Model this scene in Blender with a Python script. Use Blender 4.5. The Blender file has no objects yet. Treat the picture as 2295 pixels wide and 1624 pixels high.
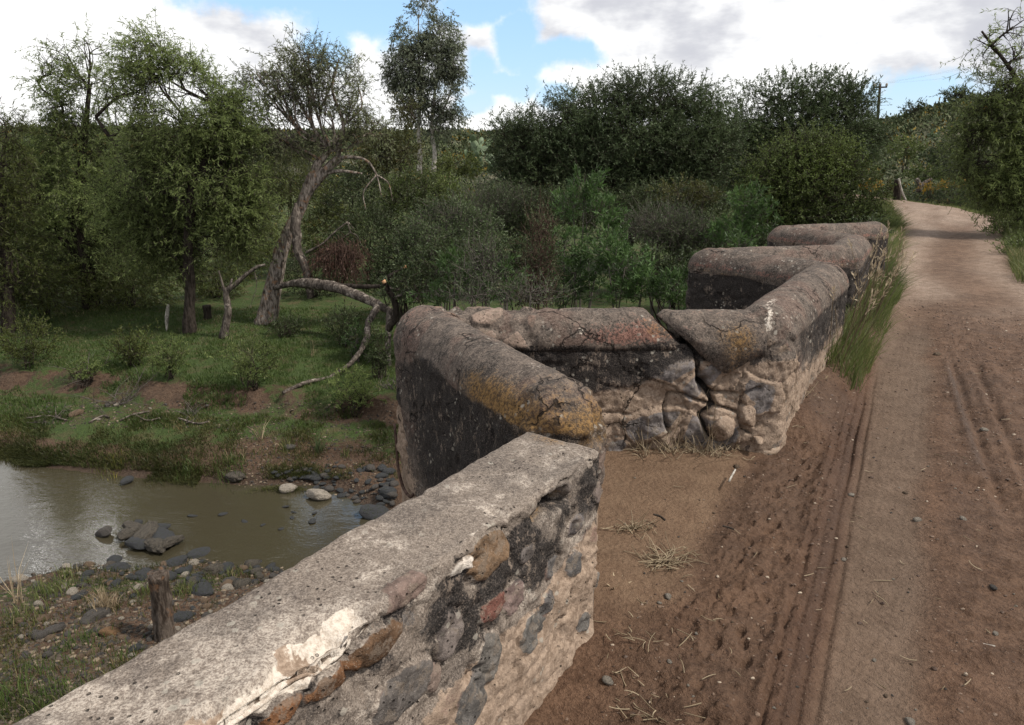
import bpy, math, random
import numpy as np
from mathutils import Vector

# ------------------------------------------------------------------ camera, light, exposure
K = 1.5                      # design units -> metres
FPX = 740.0; PITCH = math.radians(16.0); CAMZ = 2.1
sc = bpy.context.scene
COL = sc.collection
cam_d = bpy.data.cameras.new("camera"); cam = bpy.data.objects.new("camera", cam_d); COL.objects.link(cam)
cam_d.sensor_width = 36.0; cam_d.lens = FPX/1024*36; cam_d.clip_start = 0.05; cam_d.clip_end = 3000
cam.location = (0, 0, CAMZ*K); cam.rotation_euler = (math.radians(90)-PITCH, 0, 0)
sc.camera = cam
sc.view_settings.view_transform = 'Standard'; sc.view_settings.look = 'None'
sc.view_settings.exposure = 0.16; sc.view_settings.gamma = 1
sc.render.engine = 'CYCLES'
sc.cycles.use_denoising = True
sc.cycles.max_bounces = 5; sc.cycles.diffuse_bounces = 2; sc.cycles.glossy_bounces = 2
sc.cycles.transmission_bounces = 3; sc.cycles.transparent_max_bounces = 6
sc.cycles.sample_clamp_indirect = 4

SUN_AZ, SUN_EL = math.radians(106), math.radians(50)      # azimuth from +Y towards +X
sd = bpy.data.lights.new("sun", 'SUN'); sd.energy = 4.4; sd.angle = math.radians(5); sd.color = (1, .95, .87)
so = bpy.data.objects.new("sun", sd); COL.objects.link(so)
sdir = Vector((math.sin(SUN_AZ)*math.cos(SUN_EL), math.cos(SUN_AZ)*math.cos(SUN_EL), math.sin(SUN_EL)))
so.rotation_euler = sdir.to_track_quat('Z', 'Y').to_euler(); so.location = (0, 0, 60)

# ------------------------------------------------------------------ node helpers
class N:
    def __init__(s, tree): s.t = tree; s.n = tree.nodes; s.l = tree.links
    def put(s, sock, v):
        if v is None: return
        if isinstance(v, bpy.types.NodeSocket): s.l.new(v, sock)
        else:
            try: sock.default_value = v
            except Exception:
                sock.default_value = (v[0], v[1], v[2], 1) if hasattr(v, '__len__') else (v, v, v)
    def m(s, op, a, b=None, c=None, clamp=False):
        n = s.n.new('ShaderNodeMath'); n.operation = op; n.use_clamp = clamp
        s.put(n.inputs[0], a); s.put(n.inputs[1], b); s.put(n.inputs[2], c); return n.outputs[0]
    def vm(s, op, a, b=None):
        n = s.n.new('ShaderNodeVectorMath'); n.operation = op
        s.put(n.inputs[0], a)
        if b is not None:
            if op == 'SCALE': s.put(n.inputs['Scale'], b)
            else: s.put(n.inputs[1], b)
        return n.outputs['Value'] if op in ('LENGTH', 'DOT_PRODUCT') else n.outputs[0]
    def step(s, x, lo, hi):
        n = s.n.new('ShaderNodeMapRange'); n.interpolation_type = 'SMOOTHSTEP'
        s.put(n.inputs[0], x); n.inputs[1].default_value = lo; n.inputs[2].default_value = hi; return n.outputs[0]
    def lin(s, x, a, b, c, d):
        n = s.n.new('ShaderNodeMapRange'); s.put(n.inputs[0], x)
        for i, q in enumerate((a, b, c, d)): n.inputs[i+1].default_value = q
        return n.outputs[0]
    def mix(s, f, a, b):
        n = s.n.new('ShaderNodeMix'); n.data_type = 'RGBA'; n.clamp_factor = True
        s.put(n.inputs[0], f)
        for k, v in ((6, a), (7, b)):
            if isinstance(v, bpy.types.NodeSocket): s.l.new(v, n.inputs[k])
            else: n.inputs[k].default_value = (v[0], v[1], v[2], 1)
        return n.outputs[2]
    def scalec(s, c, f):
        n = s.n.new('ShaderNodeVectorMath'); n.operation = 'SCALE'; s.put(n.inputs[0], c); s.put(n.inputs['Scale'], f); return n.outputs[0]
    def noise(s, vec, scale, detail=3, rough=.55, dist=0, col=False):
        n = s.n.new('ShaderNodeTexNoise'); s.put(n.inputs['Vector'], vec)
        n.inputs['Scale'].default_value = scale; n.inputs['Detail'].default_value = detail
        n.inputs['Roughness'].default_value = rough; n.inputs['Distortion'].default_value = dist
        return n.outputs[1 if col else 0]
    def vor(s, vec, scale, out='Distance', feat='F1', rand=1.0):
        n = s.n.new('ShaderNodeTexVoronoi'); n.feature = feat; s.put(n.inputs['Vector'], vec)
        n.inputs['Scale'].default_value = scale; n.inputs['Randomness'].default_value = rand
        return n.outputs[out]
    def attr(s, name, out='Fac'):
        n = s.n.new('ShaderNodeAttribute'); n.attribute_name = name; return n.outputs[out]
    def sep(s, v):
        n = s.n.new('ShaderNodeSeparateXYZ'); s.put(n.inputs[0], v); return n.outputs
    def comb(s, x, y, z):
        n = s.n.new('ShaderNodeCombineXYZ'); s.put(n.inputs[0], x); s.put(n.inputs[1], y); s.put(n.inputs[2], z); return n.outputs[0]
    def pos(s):
        return s.n.new('ShaderNodeNewGeometry').outputs['Position']
    def obj(s):
        return s.n.new('ShaderNodeTexCoord').outputs['Object']
    def bump(s, h, dist, strength=1.0, nrm=None):
        n = s.n.new('ShaderNodeBump'); n.inputs['Distance'].default_value = dist; n.inputs['Strength'].default_value = strength
        s.put(n.inputs['Height'], h)
        if nrm is not None: s.put(n.inputs['Normal'], nrm)
        return n.outputs[0]

def newmat(name):
    m = bpy.data.materials.new(name); m.use_nodes = True; t = m.node_tree
    b = t.nodes['Principled BSDF']; b.inputs['Roughness'].default_value = .85
    b.inputs['Specular IOR Level'].default_value = .25
    return m, N(t), b

# ------------------------------------------------------------------ world: sky with broken cumulus
w = bpy.data.worlds.new("World"); sc.world = w; w.use_nodes = True
t = w.node_tree; nd = N(t)
for n in list(t.nodes): t.nodes.remove(n)
out = t.nodes.new('ShaderNodeOutputWorld')
sky = t.nodes.new('ShaderNodeTexSky'); sky.sky_type = 'NISHITA'; sky.sun_disc = False
sky.sun_elevation = SUN_EL; sky.sun_rotation = SUN_AZ; sky.air_density = 1.3; sky.dust_density = 0; sky.ozone_density = 3
bg = t.nodes.new('ShaderNodeBackground'); bg.inputs[1].default_value = .15; t.links.new(nd.mix(.62, sky.outputs[0], (2.6, 4.35, 6.9)), bg.inputs[0])
d = nd.vm('NORMALIZE', t.nodes.new('ShaderNodeTexCoord').outputs['Generated'])
dx, dy, dz = nd.sep(d)[:3]
az = nd.m('ARCTAN2', dx, dy); el = nd.m('ARCSINE', dz)
ae = nd.comb(az, el, 0)
warp = nd.vm('SUBTRACT', nd.noise(d, 9, 5, .6, col=True), (.5, .5, .5))
aew = nd.vm('ADD', ae, nd.vm('SCALE', warp, .055))
def azel(x, y):              # photo position (2295-wide view) -> azimuth, elevation
    u = x*.4462-512; v = y*.4464-362.5
    X, Y, Z = u, FPX*math.cos(PITCH)-v*math.sin(PITCH), -(FPX*math.sin(PITCH)+v*math.cos(PITCH))
    return math.atan2(X, Y), math.atan2(Z, math.hypot(X, Y))
holes = [(640,-10,210,48),(800,45,150,50),(730,95,70,45),(880,30,90,60),(1080,20,110,40),(1165,110,55,75),(1110,190,110,26),
         (1075,175,45,55),(1250,125,90,30),(1060,225,50,22),(1235,215,50,28),(2070,205,110,40),(2010,235,60,25),(1900,300,200,30)]
hv = None
for (x, y, rx, ry) in holes:
    a, e = azel(x, y); sx = rx*1.22*.4462/FPX; sy = ry*1.25*.4464/FPX
    p = nd.vm('MULTIPLY', nd.vm('SUBTRACT', aew, (a, e, 0)), (1/sx, 1/sy, 0))
    h = nd.m('SUBTRACT', 1.0, nd.vm('LENGTH', p))
    hv = h if hv is None else nd.m('MAXIMUM', hv, h)
# away from the photographed part the cover is broken by plain noise
far = nd.m('SUBTRACT', nd.m('MULTIPLY', nd.noise(d, 2.2, 4, .55), 2.6), 1.45)
behind = nd.step(dy, .55, .25)
up_ = nd.m('SUBTRACT', 1.0, nd.vm('LENGTH', nd.vm('MULTIPLY', nd.vm('SUBTRACT', aew, (-.10, .50, 0)), (1/.26, 1/.16, 0))))  # blue gap added above the view so the water reflects darker sky
hv = nd.m('MAXIMUM', hv, up_)
hv = nd.m('MAXIMUM', hv, nd.m('SUBTRACT', nd.m('MULTIPLY', far, behind), nd.m('MULTIPLY', nd.m('SUBTRACT', 1, behind), 1.0)))
edge = nd.m('MULTIPLY', nd.m('SUBTRACT', nd.noise(d, 26, 5, .6), .5), 1.1)
hole = nd.step(nd.m('ADD', hv, edge), -.08, .5)
shade = nd.noise(nd.vm('ADD', d, (.3, .1, .7)), 3.6, 5, .55, .3)
shade2 = nd.noise(nd.vm('MULTIPLY', d, (1, 1, 2.6)), 13, 5, .6)
sh = nd.m('ADD', nd.m('MULTIPLY', shade, .75), nd.m('MULTIPLY', shade2, .25))
cc = nd.mix(nd.step(sh, .38, .53), (.60, .61, .66), (1.06, 1.06, 1.05))
hot = nd.m('SUBTRACT', 1.0, nd.vm('LENGTH', nd.vm('MULTIPLY', nd.vm('SUBTRACT', aew, (-.555, .405, 0)), (1/.075, 1/.12, 0))))  # extra-bright cloud patch added above the view to brighten the water's reflection
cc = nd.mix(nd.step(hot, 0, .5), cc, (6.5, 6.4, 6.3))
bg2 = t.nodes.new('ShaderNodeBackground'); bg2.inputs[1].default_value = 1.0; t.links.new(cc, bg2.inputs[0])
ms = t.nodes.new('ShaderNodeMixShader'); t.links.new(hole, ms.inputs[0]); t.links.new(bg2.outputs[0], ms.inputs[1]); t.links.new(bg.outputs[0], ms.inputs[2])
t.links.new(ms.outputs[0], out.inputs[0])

# ------------------------------------------------------------------ numpy helpers
RS = np.random.RandomState
def h3(ix, iy, iz, seed):
    n = (ix.astype(np.int64)*374761393 + iy.astype(np.int64)*668265263 + iz.astype(np.int64)*2147483647 + seed*144665) & 0xffffffff
    n = ((n ^ (n >> 13))*1274126177) & 0xffffffff
    n = (n ^ (n >> 16)); n = (n*2246822519) & 0xffffffff; n = n ^ (n >> 15)
    return (n & 0xffffff)/float(0xffffff)
def vn(p, f=1.0, seed=0):
    p = np.asarray(p, float)
    if p.shape[1] == 2: p = np.c_[p, np.zeros(len(p))]
    p = p*f; i = np.floor(p); fr = p-i; fr = fr*fr*(3-2*fr); i = i.astype(np.int64); r = 0
    for a in (0, 1):
        for b in (0, 1):
            for c in (0, 1):
                ww = (fr[:, 0] if a else 1-fr[:, 0])*(fr[:, 1] if b else 1-fr[:, 1])*(fr[:, 2] if c else 1-fr[:, 2])
                r = r+ww*h3(i[:, 0]+a, i[:, 1]+b, i[:, 2]+c, seed)
    return r
def fbm(p, f=1.0, oct=4, seed=0, gain=.5):
    r = 0; a = 1; s = 0
    for o in range(oct): r = r+a*vn(p, f*2.03**o, seed+o*7); s += a; a *= gain
    return r/s-.5            # about -.5 .. .5
def worley(p, f=1.0, seed=0):
    p = np.asarray(p, float)*f
    if p.shape[1] == 2: p = np.c_[p, np.zeros(len(p))]; zs = (0,)
    else: zs = (-1, 0, 1)
    i = np.floor(p).astype(np.int64); d1 = np.full(len(p), 9.); d2 = np.full(len(p), 9.); idv = np.zeros(len(p))
    for a in (-1, 0, 1):
        for b in (-1, 0, 1):
            for c in zs:
                j = i+np.array([a, b, c])
                q = np.stack([h3(j[:, 0], j[:, 1], j[:, 2], seed+k) for k in (1, 2, 3)], 1)+j
                if len(zs) == 1: q[:, 2] = 0
                dd = np.sqrt(((p-q)**2).sum(1)); idd = h3(j[:, 0], j[:, 1], j[:, 2], seed+9)
                nw = dd < d1
                d2 = np.where(nw, d1, np.minimum(d2, dd)); idv = np.where(nw, idd, idv); d1 = np.where(nw, dd, d1)
    return d1, d2, idv
def sst(x, a, b):
    t_ = np.clip((x-a)/(b-a), 0, 1); return t_*t_*(3-2*t_)

RR = np.array((.55, .835)); RR = RR/np.linalg.norm(RR)      # road direction
LL = np.array((-RR[1], RR[0]))                              # to its left
def st2xy(s, t): return np.stack([np.asarray(s)*RR[0]+np.asarray(t)*LL[0], np.asarray(s)*RR[1]+np.asarray(t)*LL[1]], -1)
def xy2st(p): p = np.asarray(p, float); return p[..., 0]*RR[0]+p[..., 1]*RR[1], p[..., 0]*LL[0]+p[..., 1]*LL[1]
def dirv(x, y):
    u = x*.4462-512; v = y*.4464-362.5
    return np.array((u, FPX*math.cos(PITCH)-v*math.sin(PITCH), -(FPX*math.sin(PITCH)+v*math.cos(PITCH))))
def PZ(x, y, z):             # photo position (2295-wide view) at height z
    d_ = dirv(x, y); k = (z-CAMZ)/d_[2]; return np.array((d_[0]*k, d_[1]*k, z))
def PY(x, y, Y):             # the same at forward distance Y
    d_ = dirv(x, y); return d_*(Y/d_[1])+np.array((0, 0, CAMZ))
def PT(x, y, t_):            # the same on a vertical plane parallel to the road
    d_ = dirv(x, y); k = t_/(d_[0]*LL[0]+d_[1]*LL[1]); return d_*k+np.array((0, 0, CAMZ))
def nrm(v): v = np.asarray(v, float); return v/(np.linalg.norm(v, axis=-1, keepdims=True)+1e-12)

# ------------------------------------------------------------------ mesh + object helpers
ORG = {}
def mesh_data(name, V, quads=None, tris=None, mat=None, smooth=True, attrs=None, mats=None, midx=None):
    me = bpy.data.meshes.new(name); V = np.asarray(V, np.float32)*K
    q = np.zeros((0, 4), np.int32) if quads is None else np.asarray(quads, np.int32)
    tr = np.zeros((0, 3), np.int32) if tris is None else np.asarray(tris, np.int32)
    me.vertices.add(len(V)); me.vertices.foreach_set('co', V.ravel())
    me.loops.add(q.size+tr.size); me.loops.foreach_set('vertex_index', np.concatenate([q.ravel(), tr.ravel()]))
    me.polygons.add(len(q)+len(tr))
    ls = np.concatenate([np.arange(len(q))*4, len(q)*4+np.arange(len(tr))*3]).astype(np.int32)
    me.polygons.foreach_set('loop_start', ls)
    me.polygons.foreach_set('use_smooth', np.full(len(ls), smooth, bool))
    for mm in (mats or ([mat] if mat else [])): me.materials.append(mm)
    if midx is not None: me.polygons.foreach_set('material_index', np.asarray(midx, np.int32))
    for k, a in (attrs or {}).items():
        a = np.asarray(a, np.float32)
        if a.ndim == 1: me.attributes.new(k, 'FLOAT', 'POINT').data.foreach_set('value', a)
        else:
            if a.shape[1] == 3: a = np.c_[a, np.ones(len(a), np.float32)]
            me.attributes.new(k, 'FLOAT_COLOR', 'POINT').data.foreach_set('color', a.astype(np.float32).ravel())
    me.update(); me.validate(clean_customdata=False); return me
def link(name, me, parent=None, loc=None):
    o = bpy.data.objects.new(name, me); COL.objects.link(o)
    if parent is not None: o.parent = parent
    if loc is not None: o.location = [c*K for c in loc]
    return o
def tag(o, label=None, cat=None, group=None, kind=None):
    if label: o['label'] = label
    if cat: o['category'] = cat
    if group: o['group'] = group
    if kind: o['kind'] = kind
    return o
def thing(name, label, cat, base, group=None):
    o = link(name, None, None, base); o.empty_display_size = .3; ORG[o.name] = np.array(base, float)
    return tag(o, label, cat, group)
def part(name, parent, V, quads=None, tris=None, **kw):      # V in world design units
    root = parent
    while root.parent: root = root.parent
    base = ORG[root.name] if root.name in ORG else np.zeros(3)
    return link(name, mesh_data(name, np.asarray(V)-base, quads, tris, **kw), parent)
def solo(name, base, V, quads=None, tris=None, **kw):
    o = link(name, mesh_data(name, np.asarray(V)-np.asarray(base), quads, tris, **kw), None, base); ORG[o.name] = np.array(base, float); return o

class Geo:                   # collects arrays into one mesh
    def __init__(s): s.V = []; s.Q = []; s.T = []; s.n = 0; s.A = {}
    def add(s, V, Q=None, T=None, **A):
        V = np.asarray(V, float)
        if Q is not None and len(Q): s.Q.append(np.asarray(Q)+s.n)
        if T is not None and len(T): s.T.append(np.asarray(T)+s.n)
        for k, a in A.items():
            s.A.setdefault(k, []).append(np.broadcast_to(np.asarray(a, float), (len(V),)+np.shape(a)[1:] if np.ndim(a) else (len(V),)))
        s.V.append(V); s.n += len(V)
    def data(s):
        return dict(V=np.concatenate(s.V), quads=np.concatenate(s.Q) if s.Q else None, tris=np.concatenate(s.T) if s.T else None,
                    attrs={k: np.concatenate(a) for k, a in s.A.items()})
    def part(s, name, parent, **kw):
        return part(name, parent, **s.data(), **kw) if s.V else None
    def solo(s, name, base, **kw): return solo(name, base, **s.data(), **kw)
def gridq(nr, nc, wrap=False):
    r = np.arange(nr-1)[:, None]; c = np.arange(nc if wrap else nc-1)[None, :]; c2 = (c+1) % nc
    return np.stack([r*nc+c, r*nc+c2, (r+1)*nc+c2, (r+1)*nc+c], -1).reshape(-1, 4)
def spline(pts, n):          # Catmull-Rom through pts (m,k) -> n points
    P = np.asarray(pts, float); m = len(P)
    if m == 2: return P[0]+(P[1]-P[0])*np.linspace(0, 1, n)[:, None]
    Q = np.vstack([2*P[0]-P[1], P, 2*P[-1]-P[-2]]); u = np.linspace(0, m-1-1e-6, n); i = u.astype(int); f = (u-i)[:, None]
    a, b, c, d_ = Q[i], Q[i+1], Q[i+2], Q[i+3]
    return .5*((2*b)+(c-a)*f+(2*a-5*b+4*c-d_)*f**2+(3*b-a-3*c+d_)*f**3)
def tube(P, R, sides=8, rough=0, seed=0, cap=True, flute=0):
    P = np.asarray(P, float); n = len(P); R = np.broadcast_to(np.asarray(R, float), (n,))
    T = nrm(np.gradient(P, axis=0)); up = np.array((.31, .22, .92)) if abs(T[0, 2]) < .9 else np.array((1., .1, 0))
    A = nrm(np.cross(T, up)); B = np.cross(T, A); th = np.linspace(0, 2*math.pi, sides, endpoint=False)
    ring = A[:, None, :]*np.cos(th)[None, :, None]+B[:, None, :]*np.sin(th)[None, :, None]
    rr = R[:, None]*np.ones(sides)
    if rough or flute:
        pts = (P[:, None, :]+ring*R[:, None, None]).reshape(-1, 3); rm = R.max()
        ln = np.r_[0, np.cumsum(np.linalg.norm(np.diff(P, axis=0), axis=1))]
        q = np.stack([np.repeat(ln, sides)*.35, np.tile(np.cos(th), n)*rm*1.0, np.tile(np.sin(th), n)*rm*1.0], 1)
        rr = rr*(1+rough*2*fbm(pts, 1.1/rm, 3, seed).reshape(n, sides)+flute*2*fbm(q, 2.2/rm, 3, seed+5).reshape(n, sides))
    V = (P[:, None, :]+ring*rr[..., None]).reshape(-1, 3); Q = gridq(n, sides, True); T_ = None
    if cap:
        V = np.vstack([V, P[0], P[-1]]); k = len(V); c = np.arange(sides); c2 = (c+1) % sides
        T_ = np.vstack([np.stack([np.full(sides, k-2), c2, c], 1), np.stack([np.full(sides, k-1), (n-1)*sides+c, (n-1)*sides+c2], 1)])
    return V, Q, T_
def twigs(S, E, r0, r1, bend=.12, rs=None, seg=3, sides=3):    # many thin curved twigs at once
    n = len(S); rs = rs or RS(0); D = E-S; L = np.linalg.norm(D, axis=1, keepdims=True)
    off = rs.normal(0, 1, (n, 3))*L*bend; Pn = []
    for k in range(seg+1):
        u = k/seg; Pn.append(S+D*u+off*(4*u*(1-u))*.7)
    Pn = np.stack(Pn, 1); T = nrm(D); A = nrm(np.cross(T, rs.normal(0, 1, (n, 3)))); B = np.cross(T, A)
    th = np.arange(sides)*2*math.pi/sides
    rad = np.linspace(1, 0, seg+1)[None, :]*(np.broadcast_to(r0, (n,))[:, None])+np.linspace(0, 1, seg+1)[None, :]*(np.broadcast_to(r1, (n,))[:, None])
    ring = A[:, None, :]*np.cos(th)[None, :, None]+B[:, None, :]*np.sin(th)[None, :, None]
    V = Pn[:, :, None, :]+ring[:, None]*rad[:, :, None, None]
    base = gridq(seg+1, sides, True); Q = (base[None]+(np.arange(n)*(seg+1)*sides)[:, None, None]).reshape(-1, 4)
    return V.reshape(-1, 3), Q, Pn
def leafq(C, D, ln, wd, rs):                                 # diamond leaves
    n = len(C); D = nrm(D); A = nrm(np.cross(D, rs.normal(0, 1, (n, 3)))); ln = np.broadcast_to(ln, (n,))[:, None]; wd = np.broadcast_to(wd, (n,))[:, None]
    V = np.stack([C, C+D*ln*.45+A*wd*.5, C+D*ln, C+D*ln*.45-A*wd*.5], 1).reshape(-1, 3)
    return V, np.arange(n*4).reshape(-1, 4)
def blades(C, h, lean, wd, rs):                              # curved grass blades, 5 vertices each
    n = len(C); a = rs.uniform(0, 2*math.pi, n); h = np.broadcast_to(h, (n,)); wd = np.broadcast_to(wd, (n,))
    ld = nrm(rs.normal(0, 1, (n, 3))*np.array((1, 1, 0)))*rs.uniform(.1, 1, (n, 1))**1.5*np.array(h)[:, None]*.95+np.asarray(lean)*h[:, None]
    sd_ = np.stack([np.cos(a), np.sin(a), np.zeros(n)], 1)*wd[:, None]*.5
    z = np.array((0, 0, 1.)); m_ = C+z*h[:, None]*.55+ld*.35; tp = C+z*h[:, None]*.92+ld
    V = np.stack([C-sd_, C+sd_, m_+sd_*.8, m_-sd_*.8, tp], 1).reshape(-1, 3); b = np.arange(n)*5
    return V, np.stack([b, b+1, b+2, b+3], 1), np.stack([b+3, b+2, b+4], 1)
# ------------------------------------------------------------------ materials of the setting
def mat_ground():
    m, n, b = newmat('ground'); p = n.pos(); g = n.sep(n.attr('g', 'Color'))
    n1 = n.noise(p, 1.1, 6, .65); n2 = n.noise(p, 9, 4, .65); n3 = n.noise(p, 45, 3, .6); nc = n.vor(p, 16, 'Distance')
    soil = n.mix(n.step(n2, .3, .7), (.050, .027, .016), (.105, .064, .040))
    soil = n.mix(n.step(n3, .56, .72), soil, (.17, .13, .095))
    dry = n.mix(n.step(n3, .35, .65), (.045, .045, .018), (.10, .085, .038))
    grass = n.mix(n.step(n3, .35, .68), (.024, .042, .010), (.062, .088, .022))
    grass = n.mix(n.step(n.noise(p, 2.3, 4, .6), .45, .68), grass, dry)
    mk = n.m('ADD', g[0], n.m('MULTIPLY', n.m('SUBTRACT', n.m('ADD', n.m('MULTIPLY', n1, .5), n.m('MULTIPLY', n2, .5)), .5), 1.3))
    c = n.mix(n.step(mk, .4, .58), soil, grass)
    scr = n.mix(n.step(n.noise(p, .55, 5, .7), .38, .62), (.030, .040, .020), (.13, .115, .07))
    c = n.mix(g[1], c, scr)
    wet = n.mix(.55, c, (.035, .024, .016))
    c = n.mix(g[2], c, wet)
    n.put(b.inputs['Base Color'], c)
    n.put(b.inputs['Roughness'], n.lin(g[2], 0, 1, .95, .45))
    h = n.m('ADD', n.m('MULTIPLY', n2, 1.0), n.m('MULTIPLY', n3, .4))
    n.put(b.inputs['Normal'], n.bump(h, .12, .9)); return m
def mat_road():
    m, n, b = newmat('road_mud'); p = n.pos(); g = n.sep(n.attr('g', 'Color')); g2 = n.sep(n.attr('g2', 'Color'))
    big = n.noise(p, .8, 4, .6); mid = n.noise(p, 5.5, 5, .65); fine = n.noise(p, 38, 4, .7); gr = n.noise(p, 130, 2, .6)
    tex = n.m('ADD', n.m('MULTIPLY', mid, .5), n.m('MULTIPLY', fine, .5))
    c = n.mix(n.step(tex, .36, .64), (.060, .031, .017), (.132, .075, .045))                    # churned brown mud
    c = n.mix(n.m('MULTIPLY', g[0], n.lin(tex, .3, .7, .75, 1)), c, n.mix(n.step(tex, .35, .65), (.124, .075, .045), (.170, .109, .067)))   # dried silt of the bay
    c = n.mix(n.m('MULTIPLY', g[1], .85), c, n.mix(n.step(tex, .35, .65), (.102, .068, .046), (.146, .102, .072)))     # grey packed wheel path
    c = n.mix(g[2], c, n.mix(n.step(tex, .38, .66), (.17, .118, .086), (.30, .225, .172)))                            # dry pale far road, its sunlight mixed into the colour
    c = n.mix(n.m('MULTIPLY', g2[1], .8), c, (.075, .036, .020)); c = n.mix(n.m('MULTIPLY', g2[0], .85), c, (.032, .017, .010))                                 # wet churned dark mud
    c = n.mix(n.m('MULTIPLY', n.step(gr, .66, .74), .35), c, (.38, .31, .25))
    c = n.mix(n.m('MULTIPLY', n.step(n.noise(p, 22, 3, .5), .66, .72), .35), c, (.05, .03, .022))
    c = n.scalec(c, n.lin(big, .3, .7, .84, 1.14))
    n.put(b.inputs['Base Color'], c)
    n.put(b.inputs['Roughness'], n.lin(n.m('ADD', g2[0], n.m('MULTIPLY', mid, .6)), .2, 1.0, .85, .50))
    b.inputs['Specular IOR Level'].default_value = .22
    h = n.m('ADD', n.m('MULTIPLY', fine, .8), n.m('MULTIPLY', gr, .25))
    cv = n.vor(n.vm('ADD', p, n.vm('SCALE', n.noise(p, 6, 2, col=True), .1)), 20); h = n.m('ADD', h, n.m('MULTIPLY', cv, -.35))
    n.put(b.inputs['Normal'], n.bump(h, .035, 1)); return m
def mat_water():
    m, n, b = newmat('water'); p = n.pos()
    b.inputs['Base Color'].default_value = (.042, .036, .022, 1); b.inputs['Roughness'].default_value = .03
    b.inputs['Specular IOR Level'].default_value = .75; b.inputs['IOR'].default_value = 1.6
    v = n.vm('MULTIPLY', p, (1, 1.7, 1)); h = n.m('ADD', n.m('MULTIPLY', n.noise(v, 2.2, 2, .5), .6), n.m('MULTIPLY', n.noise(v, 8, 3, .6), .35))
    calm = n.lin(n.noise(p, .35, 2), .35, .65, .25, 1)
    n.put(b.inputs['Normal'], n.bump(n.m('MULTIPLY', h, calm), .020, 1)); return m
M_GROUND, M_ROAD, M_WATER = mat_ground(), mat_road(), mat_water()

# ------------------------------------------------------------------ terrain
WZ = -3.0
far_sh = [(-14., 13.5), (-11., 12.4), (-8.97, 12.03), (-7.92, 11.46), (-6.73, 11.19), (-5.15, 10.93), (-4.46, 10.81), (-3.88, 10.76), (-3.03, 10.72), (-2.35, 10.2), (-1.7, 9.7), (0.5, 8.9), (4, 6)]
near_sh = [(3, 3.5), (-.5, 6.6), (-2.2, 8.1), (-3.3, 8.24), (-4.01, 8.45), (-4.71, 8.14), (-5.41, 8.35), (-5.88, 8.1), (-6.25, 7.9), (-7.3, 7.2), (-14, 5)]
SHORE = np.array(far_sh+near_sh)
def polydist(P, poly, closed=True):        # signed: negative inside
    a = poly; b = np.roll(poly, -1, 0)
    if not closed: a = poly[:-1]; b = poly[1:]
    best = np.full(len(P), 1e9); ins = np.zeros(len(P), bool)
    for p0, p1 in zip(a, b):
        d_ = p1-p0; L2 = (d_**2).sum()+1e-12; u = np.clip(((P-p0)@d_)/L2, 0, 1)
        best = np.minimum(best, np.linalg.norm(P-(p0+u[:, None]*d_), axis=1))
        if closed:
            c = ((p0[1] > P[:, 1]) != (p1[1] > P[:, 1]))
            xi = p0[0]+(P[:, 1]-p0[1])*(d_[0])/(d_[1] if abs(d_[1]) > 1e-9 else 1e-9)
            ins ^= c & (P[:, 0] < xi)
    return np.where(ins, -best, best)
ROAD_L = np.array([st2xy(9.97, 1.19), st2xy(13.0, 1.43), st2xy(16.7, 1.8), st2xy(20.5, 2.22), st2xy(25.3, 2.99), st2xy(29.9, 3.92), st2xy(34, 6.5), st2xy(37, 10)])
ROAD_R = np.array([st2xy(9.97, -1.0), st2xy(13.2, -.31), st2xy(17.9, -.12), st2xy(23., .0), st2xy(26.6, .15), st2xy(28.9, 1.1), st2xy(31.2, 2.4), st2xy(33.6, 4.0), st2xy(37.5, 7), st2xy(41, 12)])
CORR = np.vstack([st2xy(-20, .9), st2xy(9.9, .9), ROAD_L, ROAD_R[::-1], st2xy(9.9, -3.2), st2xy(-20, -3.2)])
def valley(P):
    X, Y = P[:, 0], P[:, 1]; r = polydist(P, SHORE); nz = fbm(P, .9, 4, 3); n2 = fbm(P, 3.1, 3, 8)
    rr = r+nz*.9
    near = sst(9.3-Y, 0, 1.2)*sst(-Y+9.3+0*X, 0, 1)
    z = WZ+.17*sst(r+nz*.25, 0, .3)+.16*sst(rr, .3, 1.6)+(.26*sst(rr+n2*.9, 1.9, 2.7)*(1-near)+.10*near*sst(r, 1, 4))+.055*np.clip(r, 0, 8)
    z = z-.45*sst(-r, 0, 1.3)+nz*.10*sst(r, .2, 1)+n2*.05*sst(r, 0, .4)
    z = z+1.7*sst(Y, 21, 44)
    return z, r, rr, near
def ground_z(P, info=False):
    P = np.asarray(P, float); X, Y = P[:, 0], P[:, 1]; z, r, rr, near = valley(P)
    far = sst(Y, 48, 150); z = z+4.9*far+fbm(P, .03, 4, 21)*3.0*far*(1-sst(Y, 120, 150)*.6)
    ra = X/np.maximum(Y, 1); dist = np.hypot(X, Y)
    hr = 5.9*sst(dist, 34, 100)*sst(ra, .37, .60)+.5*sst(dist, 30, 42)*sst(ra, .30, .45)*(1-far)
    z = np.maximum(z, z*.0+z)+hr*(1-.35*far)
    dr = polydist(P, CORR); s_, t_ = xy2st(P)
    bridge = 1-sst(s_, 11.0, 12.5)
    wdt = np.where(bridge > .5, .45, 5.0)
    e = 1-sst(dr, 0, 1)*0-np.clip(dr/ wdt, 0, 1)**1.0*(1-0); e = np.clip(e, 0, 1); e = e*e*(3-2*e)
    e = np.where(dr <= 0, 1, e)
    rz = .12+.0*s_
    zz = z*(1-e)+rz*e
    zz = np.where((dr > 0) & (bridge > .5), np.minimum(zz, 0.1), zz)
    if info: return zz, r, rr, near, dr, e
    return zz

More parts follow.
